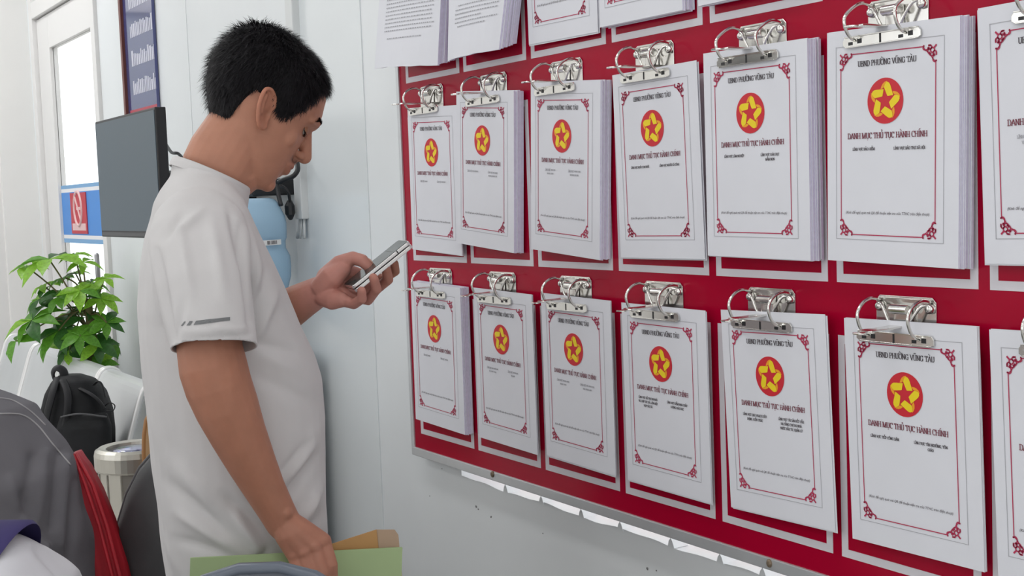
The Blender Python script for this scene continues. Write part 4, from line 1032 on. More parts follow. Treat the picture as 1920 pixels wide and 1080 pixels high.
def build_head(mb, frame, ears=True):
    fx, ux, lx, o = frame
    def W(f, u, l): return o + fx * f + ux * u + lx * l
    rings = []
    us = [-0.118 + 0.256 * (k / 36) for k in range(37)]
    for u in us:
        rings.append([W(p.x, p.y, p.z) for p in (head_pt(u, 2 * math.pi * k / 40) for k in range(40))])
    mb.loft(rings)
    # brow ridge, nose, lips, chin
    for s in (-1, 1):
        mb.capsule([W(0.090, 0.033, s * 0.012), W(0.088, 0.038, s * 0.030), W(0.074, 0.034, s * 0.050)], [0.009, 0.0085, 0.008])
        mb.ball(W(0.052, -0.016, s * 0.040), (0.022, 0.023, 0.024), ax=(fx, lx, ux))
        mb.ball(W(0.0995, -0.023, s * 0.0115), (0.0095, 0.0075, 0.0075), ax=(fx, lx, ux))
        mb.capsule([W(0.084, -0.052, s * 0.023), W(0.094, -0.0485, s * 0.010), W(0.0965, -0.048, 0)], [0.0055, 0.0068, 0.0066])
        mb.capsule([W(0.084, -0.054, s * 0.022), W(0.092, -0.0585, s * 0.010), W(0.0945, -0.0595, 0)], [0.005, 0.0068, 0.0070])
    mb.capsule([W(0.089, 0.024, 0), W(0.098, 0.008, 0), W(0.107, -0.010, 0), W(0.1105, -0.018, 0)], [0.0085, 0.0092, 0.0105, 0.0118])
    mb.capsule([W(0.100, -0.026, 0), W(0.092, -0.042, 0)], [0.006, 0.009])
    mb.ball(W(0.079, -0.097, 0), (0.014, 0.020, 0.014), ax=(fx, lx, ux))
    if ears:
        for s in (-1, 1):
            # ear plane turned a little outward, leaning back
            ex = (fx * 0.90 + lx * (-0.42 * s)).normalized()     # towards the face
            eu = (ux * 0.97 - fx * 0.22).normalized()
            en = (lx * s * 0.9 + fx * -0.42).normalized()
            c = W(-0.010, -0.009, s * 0.0800)
            hs = fx.length
            def E(a, b, n_): return c + (ex * a + eu * b + en * n_) * hs
            rim = [E(0.013, 0.006, 0.001), E(0.0145, 0.018, 0.003), E(0.010, 0.029, 0.006), E(-0.002, 0.0335, 0.009), E(-0.0135, 0.027, 0.011), E(-0.0175, 0.012, 0.011), E(-0.0165, -0.004, 0.010), E(-0.012, -0.018, 0.008), E(-0.004, -0.029, 0.005), E(0.006, -0.030, 0.002), E(0.010, -0.022, -0.001)]
            rim = [Vector(p) for p in spline(rim, 3)]
            mb.capsule(rim, [0.0036] * len(rim), 8)
            mb.ball(E(-0.002, 0.002, 0.0005), (0.0155, 0.030, 0.0035), 16, 8, ax=(ex, eu, en))
            mb.capsule([E(-0.009, 0.020, 0.007), E(-0.0105, 0.006, 0.0075), E(-0.007, -0.010, 0.006)], [0.0035, 0.0035, 0.003], 8)
            mb.ball(E(0.0115, -0.004, 0.004), (0.0045, 0.007, 0.005), ax=(ex, eu, en))
            mb.ball(E(-0.001, -0.026, 0.003), (0.009, 0.008, 0.004), ax=(ex, eu, en))
            mb.ball(E(0.006, 0.0, -0.008), (0.012, 0.024, 0.010), ax=(ex, eu, en))
def deform_head(me, frame):
    """press eye sockets, nostrils, ear hollows and the mouth line into the finished surface"""
    fx, ux, lx, o = frame
    k2 = 1 / fx.length_squared
    for v in me.vertices:
        q = (v.co - o) * k2
        f, u, l = q.dot(fx), q.dot(ux), q.dot(lx)
        if f * f + u * u + l * l > 0.03: continue
        d = Vector((0, 0, 0)); al = abs(l)
        if f > 0.04:
            e = ((al - 0.032) / 0.016) ** 2 + ((u - 0.014) / 0.011) ** 2
            d -= fx * (0.0075 * math.exp(-e))
            e = ((al - 0.007) / 0.0035) ** 2 + ((u + 0.030) / 0.003) ** 2 + ((f - 0.101) / 0.006) ** 2
            d += ux * (0.004 * math.exp(-e))
            e = ((u + 0.0535) / 0.0018) ** 2
            if al < 0.026: d -= fx * (0.003 * math.exp(-e) * (1 - (al / 0.026) ** 2))
        if al > 0.07:
            e = ((f + 0.003) / 0.0065) ** 2 + ((u + 0.012) / 0.010) ** 2
            d -= lx * math.copysign(0.010 * math.exp(-e), l)
        v.co += d

def skin_mat(name, base, palm, hair_shadow):
    if name in MATS: return MATS[name]
    m = mat(name, base, 0.5, spec=0.35, sss=0.12)
    nt = m.node_tree; b = nt.nodes['Principled BSDF']
    at_ = nt.nodes.new('ShaderNodeAttribute'); at_.attribute_name = 'skin_tone'
    tc = nt.nodes.new('ShaderNodeTexCoord')
    nz = nt.nodes.new('ShaderNodeTexNoise'); nz.inputs['Scale'].default_value = 34; nz.inputs['Detail'].default_value = 6
    nt.links.new(tc.outputs['Object'], nz.inputs['Vector'])
    mr = nt.nodes.new('ShaderNodeMapRange'); mr.inputs['From Min'].default_value = 0.3; mr.inputs['From Max'].default_value = 0.7; mr.inputs['To Min'].default_value = 0.93; mr.inputs['To Max'].default_value = 1.07
    nt.links.new(nz.outputs['Fac'], mr.inputs['Value'])
    hs = nt.nodes.new('ShaderNodeHueSaturation')
    nt.links.new(at_.outputs['Color'], hs.inputs['Color']); nt.links.new(mr.outputs['Result'], hs.inputs['Value'])
    nt.links.new(hs.outputs['Color'], b.inputs['Base Color'])
    n2 = nt.nodes.new('ShaderNodeTexNoise'); n2.inputs['Scale'].default_value = 420; n2.inputs['Detail'].default_value = 3
    nt.links.new(tc.outputs['Object'], n2.inputs['Vector'])
    bp = nt.nodes.new('ShaderNodeBump'); bp.inputs['Strength'].default_value = 0.12; bp.inputs['Distance'].default_value = 0.001
    nt.links.new(n2.outputs['Fac'], bp.inputs['Height']); nt.links.new(bp.outputs['Normal'], b.inputs['Normal'])
    return m
SKIN = skin_mat('skin', (0.36, 0.16, 0.09), None, None)
def paint_skin(me, base, fn):
    ca = me.color_attributes.new('skin_tone', 'FLOAT_COLOR', 'POINT')
    buf = []
    for v in me.vertices:
        c = fn(v.co, base)
        buf += [c[0], c[1], c[2], 1.0]
    ca.data.foreach_set('color', buf)

def mix(a, b, t): return tuple(x + (y - x) * t for x, y in zip(a, b))
def gauss(x): return math.exp(-x * x)

# ---- hair: a shell that follows the skull plus thousands of short blades
HAIRM = mat('black_hair', (0.012, 0.011, 0.013), 0.55, spec=0.25, var=0.25, vscale=90)
HAIRLINE = [(0, 0.097), (20, 0.099), (35, 0.096), (46, 0.082), (55, 0.062), (63, 0.038), (69, 0.012), (76, 0.000), (85, 0.000), (92, 0.014), (99, 0.027), (110, 0.018), (122, 0.000), (135, -0.032), (150, -0.060), (180, -0.074)]
def hair_pt(th, s):
    """s 0 at hairline .. 1 at crown"""
    deg = abs(math.degrees((th + math.pi) % (2 * math.pi) - math.pi))
    u0 = interp([(a, b) for a, b in HAIRLINE], deg)[0]
    u = u0 + (0.1375 - u0) * (1 - (1 - s) ** 1.35)
    front = max(0, math.cos(th)) ** 2
    back = max(0, -math.cos(th))
    full = 0.010 - 0.004 * front + 0.006 * back - 0.001 * max(0, (u - 0.06) / 0.075)
    off = (0.0015 if deg < 130 else 0.003) + full * min(1, s / 0.25) ** 0.7
    if deg < 40: off = 0.003 + full * min(1, s / 0.3) * 0.75
    p = head_pt(min(u, 0.1375), th, off)
    p.y += off * 0.35 * max(0, (u - 0.05) / 0.09)
    if deg < 45: p.y -= 0.010 * (1 - s) ** 4 * (1 - deg / 45)
    return p
def build_hair(frame, parent, seed=1, nblade=17000):
    fx, ux, lx, o = frame
    def W(p): return o + fx * p.x + ux * p.y + lx * p.z
    N, M = 80, 26
    mb = MB()
    mb.loft([[W(hair_pt(2 * math.pi * k / N, j / M)) for k in range(N)] for j in range(M + 1)], cap=True)
    rnd = random.Random(seed)
    for _ in range(nblade):
        th = rnd.uniform(0, 2 * math.pi); s = rnd.random() ** (1.5 if rnd.random() < 0.5 else 0.8) * 0.985
        a = hair_pt(th, s); e = 0.02
        dn = hair_pt(th, max(0, s - e)) - a
        if dn.length < 1e-6: dn = Vector((0, -1, 0))
        dn.normalize()
        n_ = Vector((a.x + 0.002, a.y - 0.03, a.z)).normalized()
        # whorl at the crown: forward sweep on top, downwards elsewhere
        top = max(0, (a.y - 0.07) / 0.07)
        fl = (dn * (1 - 0.65 * top) + Vector((1, 0.0, 0)) * (0.75 * top)).normalized()
        fl -= n_ * fl.dot(n_)
        fl += Vector((rnd.gauss(0, 0.22), rnd.gauss(0, 0.22), rnd.gauss(0, 0.22)))
        low = s < 0.12
        Ln = rnd.uniform(0.008, 0.013) if low else rnd.uniform(0.014, 0.024)
        lift = (0.05 if low else 0.20 - 0.04 * top) + rnd.uniform(-0.05, 0.12)
        d = (fl.normalized() + n_ * lift).normalized()
        side = d.cross(n_).normalized() * rnd.uniform(0.00045, 0.0009)
        p0 = a - n_ * 0.002; p1 = a + d * Ln * 0.55 + n_ * 0.0006; p2 = a + d * Ln + Vector((0, -0.002, 0))
        mb.add([W(p0 - side), W(p0 + side), W(p1 + side * 0.8), W(p1 - side * 0.8), W(p2)], [(0, 1, 2, 3), (3, 2, 4)])
    o_ = mb.build('hair', HAIRM, parent, fix=False)
    smooth_me(o_.data)
    return o_

# ---- assemble the man
HP = math.radians(35); HY = math.radians(29)
HF, HL = face_axes(HY)
hfx = HF * math.cos(HP) - UP * math.sin(HP); hux = UP * math.cos(HP) + HF * math.sin(HP)
ho = mp(511, 206, -0.066) + HL * 0.066
HS = 0.885
HEADF = (hfx * HS, hux * HS, HL * HS, ho)
foot = Vector((MO.x, MO.y, 0)) + MF * 0.0
MW = T(foot)
man = thing('person', 'man in white t-shirt standing before the red board, reading a phone', 'person', MW)
def mchild(o, par=None):
    o.parent = par or man; o.matrix_parent_inverse = MW.inverted() if par is None else Matrix(); return o

TORSO_OLD = [  # picture row, back silhouette, front silhouette, half width across
    (318, 330, 412, 0.085), (335, 309, 432, 0.125), (355, 292, 451, 0.165), (378, 277, 468, 0.193), (405, 267, 483, 0.205), (440, 257, 499, 0.208), (500, 250, 524, 0.203), (570, 252, 549, 0.195),
    (620, 257, 570, 0.190), (665, 263, 590, 0.190), (710, 268, 603, 0.193), (780, 274, 610, 0.198), (860, 281, 610, 0.200), (940, 290, 612, 0.200), (1005, 298, 617, 0.200), (1060, 304, 620, 0.200), (1110, 309, 621, 0.200)]
TORSO = [(316, 332, 405, 0.055), (334, 311, 430, 0.082), (354, 293, 450, 0.118), (378, 277, 468, 0.152), (405, 267, 483, 0.182), (440, 257, 499, 0.198)] + TORSO_OLD[6:]
def torso_rings(shrink=0.0, rows=None, n=36):
    rings = []
    for v, ub, uf, b in (rows or TORSO):
        pc = mp((ub + uf) / 2, v, 0)
        D = (pc - CAM).dot(RZ)
        w = (uf - ub) / 2 * D / FPX
        b2 = max(0.02, b - shrink)
        w = max(0.03, w - shrink)
        s = math.sin(YAW); c = math.cos(YAW)
        a = math.sqrt(max(0.0004, w * w - (s * b2 * 0.92) ** 2)) / c
        rings.append(ell_ring(pc, a, b2, MF, ML, n, 2.25))
    return rings

# skin body: head, neck, chest, both arms and hands in one surface
mb = MB()
build_head(mb, HEADF)
nk = [(402, 348, 0.0, 0.056), (415, 318, 0.0, 0.060), (432, 285, 0.0, 0.061), (452, 255, 0.0, 0.060), (470, 225, 0.0, 0.058)]
mb.loft([ell_ring(mp(u - 5, v, l), r * 0.95, r * 0.97, (MF * 0.9 - UP * 0.42).normalized(), ML, 24) for u, v, l, r in nk])
mb.capsule([mp(513, 313, 0.005), mp(489, 312, 0.0), mp(455, 316, 0)], [0.019, 0.028, 0.045])
mb.loft(torso_rings(0.018))
# right arm (near side)
SH_R = mp(378, 425, -0.175); EL_R = mp(408, 712, -0.245); WR_R = mp(527, 970, -0.235)
def P(u, v, l): return mp(u, v, l)
mb.capsule([P(376, 450, -0.175), P(383, 510, -0.20), P(390, 580, -0.222), P(393, 650, -0.238), P(400, 690, -0.245), P(411, 728, -0.247)], [0.040, 0.046, 0.046, 0.0445, 0.0465, 0.0455], 20)
mb.capsule([P(409, 722, -0.247), P(426, 765, -0.247), P(447, 815, -0.245), P(472, 868, -0.242), P(497, 918, -0.238), P(520, 960, -0.235), P(532, 982, -0.234)], [0.0455, 0.0435, 0.0385, 0.0335, 0.0285, 0.0255, 0.0245], 20)
mb.ball(P(352, 712, -0.245) + MF * 0.02, 0.026)
mb.ball(P(535, 962, -0.252), 0.0105)                       # wrist bone
def finger(pts, rr): mb.capsule(pts, rr, 12)
# right hand: knuckles towards us, fingers gripping the folder from outside
for (k, m1, p1, d1, t1, r) in (
        ('index', (606, 1014, -0.250), (621, 1060, -0.262), (622, 1096, -0.256), (618, 1120, -0.246), 0.0096),
        ('middle', (589, 1026, -0.258), (605, 1076, -0.272), (606, 1112, -0.262), (601, 1136, -0.250), 0.0099),
        ('ring', (569, 1036, -0.258), (584, 1084, -0.272), (587, 1116, -0.264), (583, 1138, -0.252), 0.0093),
        ('pinky', (550, 1041, -0.252), (563, 1080, -0.264), (566, 1106, -0.258), (564, 1124, -0.248), 0.0083)):
    mm1 = P(*m1); finger([P(*m1), P(*p1), P(*d1), P(*t1)], [r * 1.12, r * 1.02, r * 0.92, r * 0.8])
    mb.ball(P(m1[0], m1[1] - 1, m1[2] - 0.003), r * 1.12)
    mb.capsule([P(528, 975, -0.238), P((528 + m1[0]) / 2, (975 + m1[1]) / 2, (m1[2] - 0.238) / 2 - 0.003), P(*m1)], [0.0195, 0.0165, r * 1.25])
mb.capsule([P(545, 985, -0.222), P(570, 1010, -0.215), P(585, 1020, -0.214)], [0.018, 0.020, 0.018])
finger([P(560, 990, -0.205), P(598, 1018, -0.192), P(618, 1050, -0.188), P(624, 1078, -0.190)], [0.0145, 0.0125, 0.0105, 0.009])
# left arm (far side) coming round in front of the belly, palm towards us
mb.capsule([P(390, 455, 0.175), P(400, 540, 0.215), P(425, 640, 0.235)], [0.055, 0.050, 0.045], 20)
mb.capsule([P(425, 640, 0.235), P(480, 612, 0.195), P(535, 583, 0.150), P(570, 562, 0.118), P(592, 550, 0.100), P(606, 544, 0.092)], [0.045, 0.042, 0.036, 0.0300, 0.0265, 0.0255], 20)
LH = dict(thumb=[(612, 520, 0.080), (638, 494, 0.072), (663, 484, 0.062), (680, 489, 0.052), (691, 501, 0.047)],
          index=[(662, 521, 0.092), (716, 524, 0.088), (741, 508, 0.068), (739, 494, 0.050)],
          middle=[(658, 538, 0.084), (708, 540, 0.070), (728, 524, 0.040), (724, 505, 0.022)],
          ring=[(650, 552, 0.072), (691, 562, 0.048), (706, 542, 0.016), (700, 521, 0.006)],
          pinky=[(638, 562, 0.058), (664, 570, 0.030), (679, 560, 0.004), (678, 545, -0.002)])
lr = dict(thumb=[0.0175, 0.0150, 0.0120, 0.0112, 0.0085], index=[0.0115, 0.0100, 0.0088, 0.0078], middle=[0.0118, 0.0103, 0.0092, 0.0082], ring=[0.0112, 0.0098, 0.0090, 0.0080], pinky=[0.0105, 0.0092, 0.0085, 0.0073])
for k in LH: mb.capsule([P(*a) for a in LH[k]], lr[k], 14)
for k in ('index', 'middle', 'ring', 'pinky'):
    a = LH[k][0]; mb.capsule([P(604, 545, 0.092), P((604 + a[0]) / 2, (545 + a[1]) / 2 + 2, (a[2] + 0.092) / 2), P(*a)], [0.0195, 0.0185, 0.0130])
mb.capsule([P(603, 538, 0.078), P(622, 520, 0.068), P(640, 505, 0.066)], [0.0185, 0.0205, 0.0165])      # ball of the thumb
mb.capsule([P(645, 510, 0.080), P(664, 512, 0.090), P(680, 516, 0.094)], [0.014, 0.012, 0.010])
mb.capsule([P(606, 556, 0.078), P(625, 562, 0.062), P(640, 562, 0.050)], [0.0165, 0.0175, 0.0135])      # heel of the hand
body_me = remesh(mb, 0.0021, 4, 'body')
deform_head(body_me, HEADF)
PALMC = P(640, 540, 0.05)
def man_tone(co, base):
    fx, ux, lx, o = HEADF
    q = (co - o) / fx.length_squared; f, u, l = q.dot(fx), q.dot(ux), q.dot(lx); al = abs(l); q = co - o
    c = base
    if q.length < 0.155:
        c = mix(base, (0.50, 0.245, 0.165), 0.55)
        if f > 0.05:
            t = gauss((u + 0.0535) / 0.008) * gauss(al / 0.021) * (1 if f > 0.075 else 0); c = mix(c, (0.22, 0.075, 0.06), min(1, 0.9 * t))
            t = gauss((u + 0.037) / 0.0055) * (1 if al < 0.026 else gauss((al - 0.026) / 0.005)); t2 = gauss((u + 0.085) / 0.018) * gauss(al / 0.022) * (0.5 if f > 0.06 else 0)
            n_ = 0.6 + 0.8 * noise.noise(co * 300)
            c = mix(c, (0.045, 0.03, 0.025), min(1, max(0, 0.95 * t * n_ + 0.5 * t2 * n_)))
            t = gauss((u - 0.012) / 0.010) * gauss((al - 0.032) / 0.018); c = mix(c, (0.26, 0.11, 0.07), 0.4 * t)
        if al > 0.074: c = mix(c, (0.47, 0.19, 0.12), 0.5)
    else:
        d = (co - PALMC).length
        if d < 0.16:
            t = 1 - min(1, max(0, (d - 0.055) / 0.05)); c = mix(c, (0.60, 0.28, 0.235), 0.85 * t)
        dr = (co - P(580, 1040, -0.25)).length
        if dr < 0.10: c = mix(c, (0.48, 0.22, 0.16), 0.6 * (1 - dr / 0.10))
    return c
paint_skin(body_me, (0.40, 0.180, 0.115), man_tone)
body = mchild(link('body', body_me, SKIN)); body['label'] = 'tanned skin of head, arms and hands'
# nails of the thumb and the near fingertips
NAIL = mat('nail', (0.62, 0.36, 0.29), 0.3)
for (a, b, out, r) in ((LH['thumb'][3], LH['thumb'][4], (MF * 0.75 + UP * 0.6 + ML * 0.15), 0.0102),):
    pa_, pb_ = P(*a), P(*b); ax_ = (pb_ - pa_).normalized(); on_ = (out - ax_ * out.dot(ax_)).normalized(); sd_ = ax_.cross(on_)
    mchild(MB().ball(pa_.lerp(pb_, 0.62) + on_ * (r - 0.0012), (0.0075, 0.0060, 0.0022), 14, 8, ax=(ax_, sd_, on_)).build('thumbnail', NAIL, None, smooth=True))
# eyes, lids, brows
EYEW = mat('eye_white', (0.50, 0.45, 0.40), 0.4); IRIS = mat('iris_dark', (0.02, 0.012, 0.008), 0.15)
def HW(f, u, l): return ho + (hfx * f + hux * u + HL * l) * HS
for s in (-1, 1):
    c = HW(0.0705, 0.012, s * 0.031)
    e = MB().ball(c, 0.0092, 16, 10).build('eye', EYEW, None, smooth=True); mchild(e)
    g = (hfx * 0.9 - hux * 0.42).normalized()
    i_ = MB().ball(c + g * 0.0052, 0.0046, 12, 8).build('iris', IRIS, None, smooth=True); i_.parent = e
    # upper lid: part of a sphere pulled down over the eye, with lashes on its edge
    lid = MB(); N = 14
    rows = []
    for a in range(8):
        el = math.radians(80 - a * 16)
        rows.append([c + (hfx * math.cos(el) + hux * math.sin(el)) * (0.0120 * math.cos(az)) + HL * (0.0128 * math.sin(az)) for az in [math.radians(-80 + 160 * k / N) for k in range(N + 1)]])
    lid.loft(rows, closed=False)
    lo_ = lid.build('eyelid', SKIN, None, smooth=True); mchild(lo_); paint_skin(lo_.data, (0.33, 0.15, 0.085), lambda co, b: b)
    lash = MB(); el = math.radians(0)
    for k in range(1, N):
        az = math.radians(-80 + 160 * k / N)
        gd = hfx * 0.85 - hux * 0.53
        p = c + gd * (0.0122 * math.cos(az)) + HL * (0.0130 * math.sin(az))
        d = (hfx * math.cos(az) + HL * math.sin(az) - hux * 0.35).normalized()
        w_ = HL * 0.0008 if abs(math.sin(az)) < 0.8 else hux * 0.0008
        lash.add([p - w_, p + w_, p + d * 0.0075], [(0, 1, 2)])
    lash.tube([c + (hfx * 0.85 - hux * 0.53) * (0.0122 * math.cos(math.radians(-80 + 10 * k))) + HL * (0.0130 * math.sin(math.radians(-80 + 10 * k))) for k in range(17)], 0.0007, 6)
    mchild(lash.build('eyelash', HAIRM, None, fix=False))
bvh = BVHTree.FromPolygons([v.co for v in body_me.vertices], [p.vertices[:] for p in body_me.polygons])
rb = random.Random(4)
for s in (-1, 1):
    q = MB()
    for k in range(260):
        t = rb.random(); al = 0.013 + 0.043 * t; u = 0.034 + 0.008 * math.sin(math.pi * min(1, t * 1.1) * 0.75) - 0.006 * max(0, t - 0.7) / 0.3 + rb.uniform(-1, 1) * 0.0042 * (1 - 0.6 * t)
        hit = bvh.ray_cast(HW(0.16, u, s * al), -hfx)
        if hit[0] is None: continue
        p, n_ = hit[0], hit[1]
        d = (HL * s * 0.8 + hux * (0.35 - 0.5 * t) - hfx * 0.25).normalized() * rb.uniform(0.005, 0.008); w_ = n_.cross(d).normalized() * 0.0006
        p = p + n_ * 0.0003
        q.add([p - w_, p + w_, p + d + n_ * 0.0012], [(0, 1, 2)])
    mchild(q.build('eyebrow', HAIRM, None, fix=False))
hair_o = build_hair(HEADF, None); mchild(hair_o)

# ---- t-shirt
SHIRT = mat('white_jersey', (0.60, 0.585, 0.585), 0.85, spec=0.2, var=0.02, vscale=9, bump=0.06, bscale=900, sheen=0.15)
mb = MB()
mb.loft(torso_rings(0.0))
mb.loft([ell_ring(mp(u, v, 0), ra, rb_, (MF * 0.88 - UP * 0.48).normalized(), ML, 30) for u, v, ra, rb_ in ((392, 358, 0.064, 0.088), (395, 340, 0.064, 0.078), (399, 320, 0.063, 0.069), (403, 306, 0.063, 0.066), (416, 292, 0.066, 0.065), (424, 272, 0.064, 0.062))])
for s in (-1, 1):
    if s < 0:
        sl = [(374, 405, -0.10, 0.052, 0.046), (374, 428, -0.145, 0.066, 0.052), (375, 452, -0.178, 0.070, 0.056), (378, 492, -0.205, 0.067, 0.057), (383, 540, -0.228, 0.0635, 0.057), (393, 600, -0.246, 0.0605, 0.0560), (402, 650, -0.256, 0.0575, 0.0555), (407, 680, -0.262, 0.0575, 0.0555)]
    else:
        sl = [(380, 405, 0.10, 0.052, 0.046), (382, 428, 0.145, 0.066, 0.052), (385, 455, 0.175, 0.070, 0.056), (390, 500, 0.20, 0.068, 0.058), (405, 570, 0.222, 0.064, 0.056), (418, 622, 0.236, 0.062, 0.056), (424, 648, 0.24, 0.062, 0.056)]
    pts = [mp(u, v, l) for u, v, l, _, _ in sl]
    rings = []
    for k, (u, v, l, ra, rb_) in enumerate(sl):
        tg = (pts[min(k + 1, len(pts) - 1)] - pts[max(k - 1, 0)]).normalized()
        ax = (MF - tg * MF.dot(tg)).normalized(); bx = tg.cross(ax)
        rings.append(ell_ring(pts[k], ra, rb_, ax, bx, 28, 2.2))
    mb.loft(rings)
sh_me = remesh(mb, 0.0042, 7, 'tshirt')
# creases: picture-measured lines of the folds, (from, to, width, height in mm), only on the near side
CREASE = [((452, 420), (470, 600), 7, -5), ((470, 430), (488, 560), 9, 4), ((432, 392), (455, 500), 8, -4), ((296, 470), (322, 640), 7, -5), ((282, 450), (300, 600), 9, 3),
          ((335, 420), (360, 560), 10, 2.5), ((395, 410), (420, 560), 12, 2.5), ((310, 450), (345, 400), 8, -3), ((330, 440), (380, 395), 8, 2.5), ((500, 500), (470, 620), 9, -3.5), ((520, 540), (480, 640), 9, 3),
          ((480, 660), (560, 700), 12, 2), ((470, 700), (600, 760), 14, -2), ((600, 800), (540, 900), 12, 4), ((596, 850), (520, 960), 10, -5), ((606, 900), (560, 990), 9, 5), ((585, 820), (530, 890), 9, -4), ((610, 950), (580, 1000), 8, -4),
          ((320, 860), (400, 950), 16, 3), ((310, 900), (420, 1000), 12, -4), ((330, 960), (440, 1030), 12, 4), ((420, 930), (500, 1000), 12, -4), ((330, 1010), (420, 1040), 10, -3), ((440, 960), (490, 1040), 10, 4), ((300, 1000), (330, 1070), 10, 3),
          ((300, 760), (340, 900), 16, -2.5), ((290, 700), (320, 850), 14, 2), ((340, 640), (470, 630), 4, -1.6), ((345, 622), (470, 616), 6, 1.6), ((380, 600), (440, 624), 7, 1.8), ((345, 560), (330, 640), 7, -2), ((470, 640), (560, 660), 10, -2),
          ((500, 1030), (470, 1080), 8, -4), ((520, 1000), (560, 1060), 10, 4)]
nrm = [v.normal.copy() for v in sh_me.vertices]
for v, nn in zip(sh_me.vertices, nrm):
    co = v.co
    vd = (CAM - co).normalized()
    wgt = max(0.0, min(1.0, nn.dot(vd) * 2.0))
    u_, v_ = px(co)
    d = 0.0
    if wgt > 0:
        for (a, b, w, h) in CREASE:
            ax, ay = b[0] - a[0], b[1] - a[1]
            L2 = ax * ax + ay * ay
            t = ((u_ - a[0]) * ax + (v_ - a[1]) * ay) / L2
            tt = min(1, max(0, t))
            dx, dy = u_ - a[0] - ax * tt, v_ - a[1] - ay * tt
            dd = (dx * dx + dy * dy) / (w * w)
            if dd < 6: d += h * 0.0021 * math.exp(-dd) * (math.sin(math.pi * min(1, max(0.06, 0.06 + 0.88 * tt))) ** 0.7)
    low = max(0, min(1, (Z0 - 0.45 - co.z) / 0.35))
    fz = co.dot(MF) * 9 + co.dot(ML) * 7
    d2 = 0.0022 * low * noise.noise(Vector((fz, co.z * 5, 1.3))) + 0.0035 * low * noise.noise(Vector((co.dot(MF) * 16 + co.z * 9, co.z * 4 - co.dot(MF) * 5, co.dot(ML) * 6)))
    d2 += 0.0022 * noise.noise(co * 13)
    v.co = co + nn * (d * wgt + d2)
bm = bmesh.new(); bm.from_mesh(sh_me)
def cut(center, normal, radius, ok=None):
    ok = ok or (lambda p: True)
    fs = [f for f in bm.faces if (f.calc_center_median() - center).length < radius and ok(f.calc_center_median())]
    g = list({v for f in fs for v in f.verts}) + list({e for f in fs for e in f.edges}) + fs
    r = bmesh.ops.bisect_plane(bm, geom=g, dist=1e-6, plane_co=center, plane_no=normal, clear_outer=False, clear_inner=False)
    dead = [f for f in bm.faces if ok(f.calc_center_median()) and (f.calc_center_median() - center).length < radius and (f.calc_center_median() - center).dot(normal) > 1e-5]
    bmesh.ops.delete(bm, geom=dead, context='FACES')
hem_c = mp(403, 652, -0.254); hem_n = (mp(402, 653, -0.25) - mp(397, 600, -0.238)).normalized()
hem_n = (hem_n + UP * 0.0 - MF * 0.06).normalized()
LC = lambda p: (p - MO).dot(ML)
cut(hem_c, hem_n, 0.105, lambda p: LC(p) < -0.191)
cut(mp(420, 632, 0.238), (mp(424, 648, 0.24) - mp(405, 570, 0.222)).normalized(), 0.10, lambda p: LC(p) > 0.191)
NK_N = (UP * 0.86 + (-MF) * (-0.50)).normalized()
NKC = mp(396, 326, 0); NKN = (MF * 0.44 + UP * 0.90).normalized()
cut(NKC, NKN, 0.125, lambda p: ((p - NKC) - NKN * (p - NKC).dot(NKN)).length < 0.098)
HEM_Z = mp(460, 1072, 0).z
cut(Vector((mp(460, 1072, 0).x, mp(460, 1072, 0).y, HEM_Z)), -UP, 0.33)
bm.to_mesh(sh_me); bm.free()
smooth_me(sh_me)
shirt = mchild(link('tshirt', sh_me, SHIRT)); shirt['label'] = 'plain white short-sleeved t-shirt with a grey stripe on the sleeve'
md = shirt.modifiers.new('cloth_thickness', 'SOLIDIFY'); md.thickness = 0.0022; md.offset = -1
# collar band along the neck cut
bm = bmesh.new(); bm.from_mesh(sh_me)
nc = NKC
loop = [e for e in bm.edges if e.is_boundary and ((e.verts[0].co + e.verts[1].co) / 2 - nc).length < 0.13]
ring = []
if loop:
    adj = {}
    for e in loop:
        for a, b in ((e.verts[0], e.verts[1]), (e.verts[1], e.verts[0])): adj.setdefault(a, []).append(b)
    st = next(iter(adj)); cur = st; prev = None
    for _ in range(len(adj) + 2):
        ring.append(cur.co.copy())
        nx = [x for x in adj[cur] if x != prev]
        if not nx: break
        prev, cur = cur, nx[0]
        if cur == st: break
bm.free()
if len(ring) > 20:
    ring = ring[::3]
    cn = sum(ring, Vector()) / len(ring)
    q = MB(); q.loft([[p + (p - cn).normalized() * a + NKN * b for p in ring] for a, b in ((0.0016, -0.013), (0.0022, -0.006), (0.0018, 0.001), (-0.0002, 0.0025), (-0.0022, 0.0))], cap=False)
    o_ = q.build('collar', SHIRT, None, smooth=True); mchild(o_, shirt)
# reflective print on the sleeve
STRIPE = mat('grey_reflective_print', (0.16, 0.165, 0.17), 0.35, spec=0.6)
sbvh = BVHTree.FromPolygons([v.co for v in sh_me.vertices], [p.vertices[:] for p in sh_me.polygons])
for poly in ([(340, 611), (343, 611), (349, 603), (346, 603)], [(350, 610.5), (357, 610), (362, 602), (356, 602)], [(363, 609.5), (431, 601), (431, 594.5), (368, 601.5)]):
    q = MB(); N = 10; rows = []
    for j in range(3):
        rr = []
        for i in range(N + 1):
            a = Vector(poly[0]).lerp(Vector(poly[1]), i / N); b = Vector(poly[3]).lerp(Vector(poly[2]), i / N); c = a.lerp(b, j / 2)
            h = sbvh.ray_cast(CAM, ray(c.x, c.y).normalized())
            rr.append((h[0] + h[1] * 0.0008) if h[0] else mp(c.x, c.y, -0.3))
        rows.append(rr)
    q.loft(rows, closed=False); mchild(q.build('sleeve_stripe', STRIPE, None), shirt)
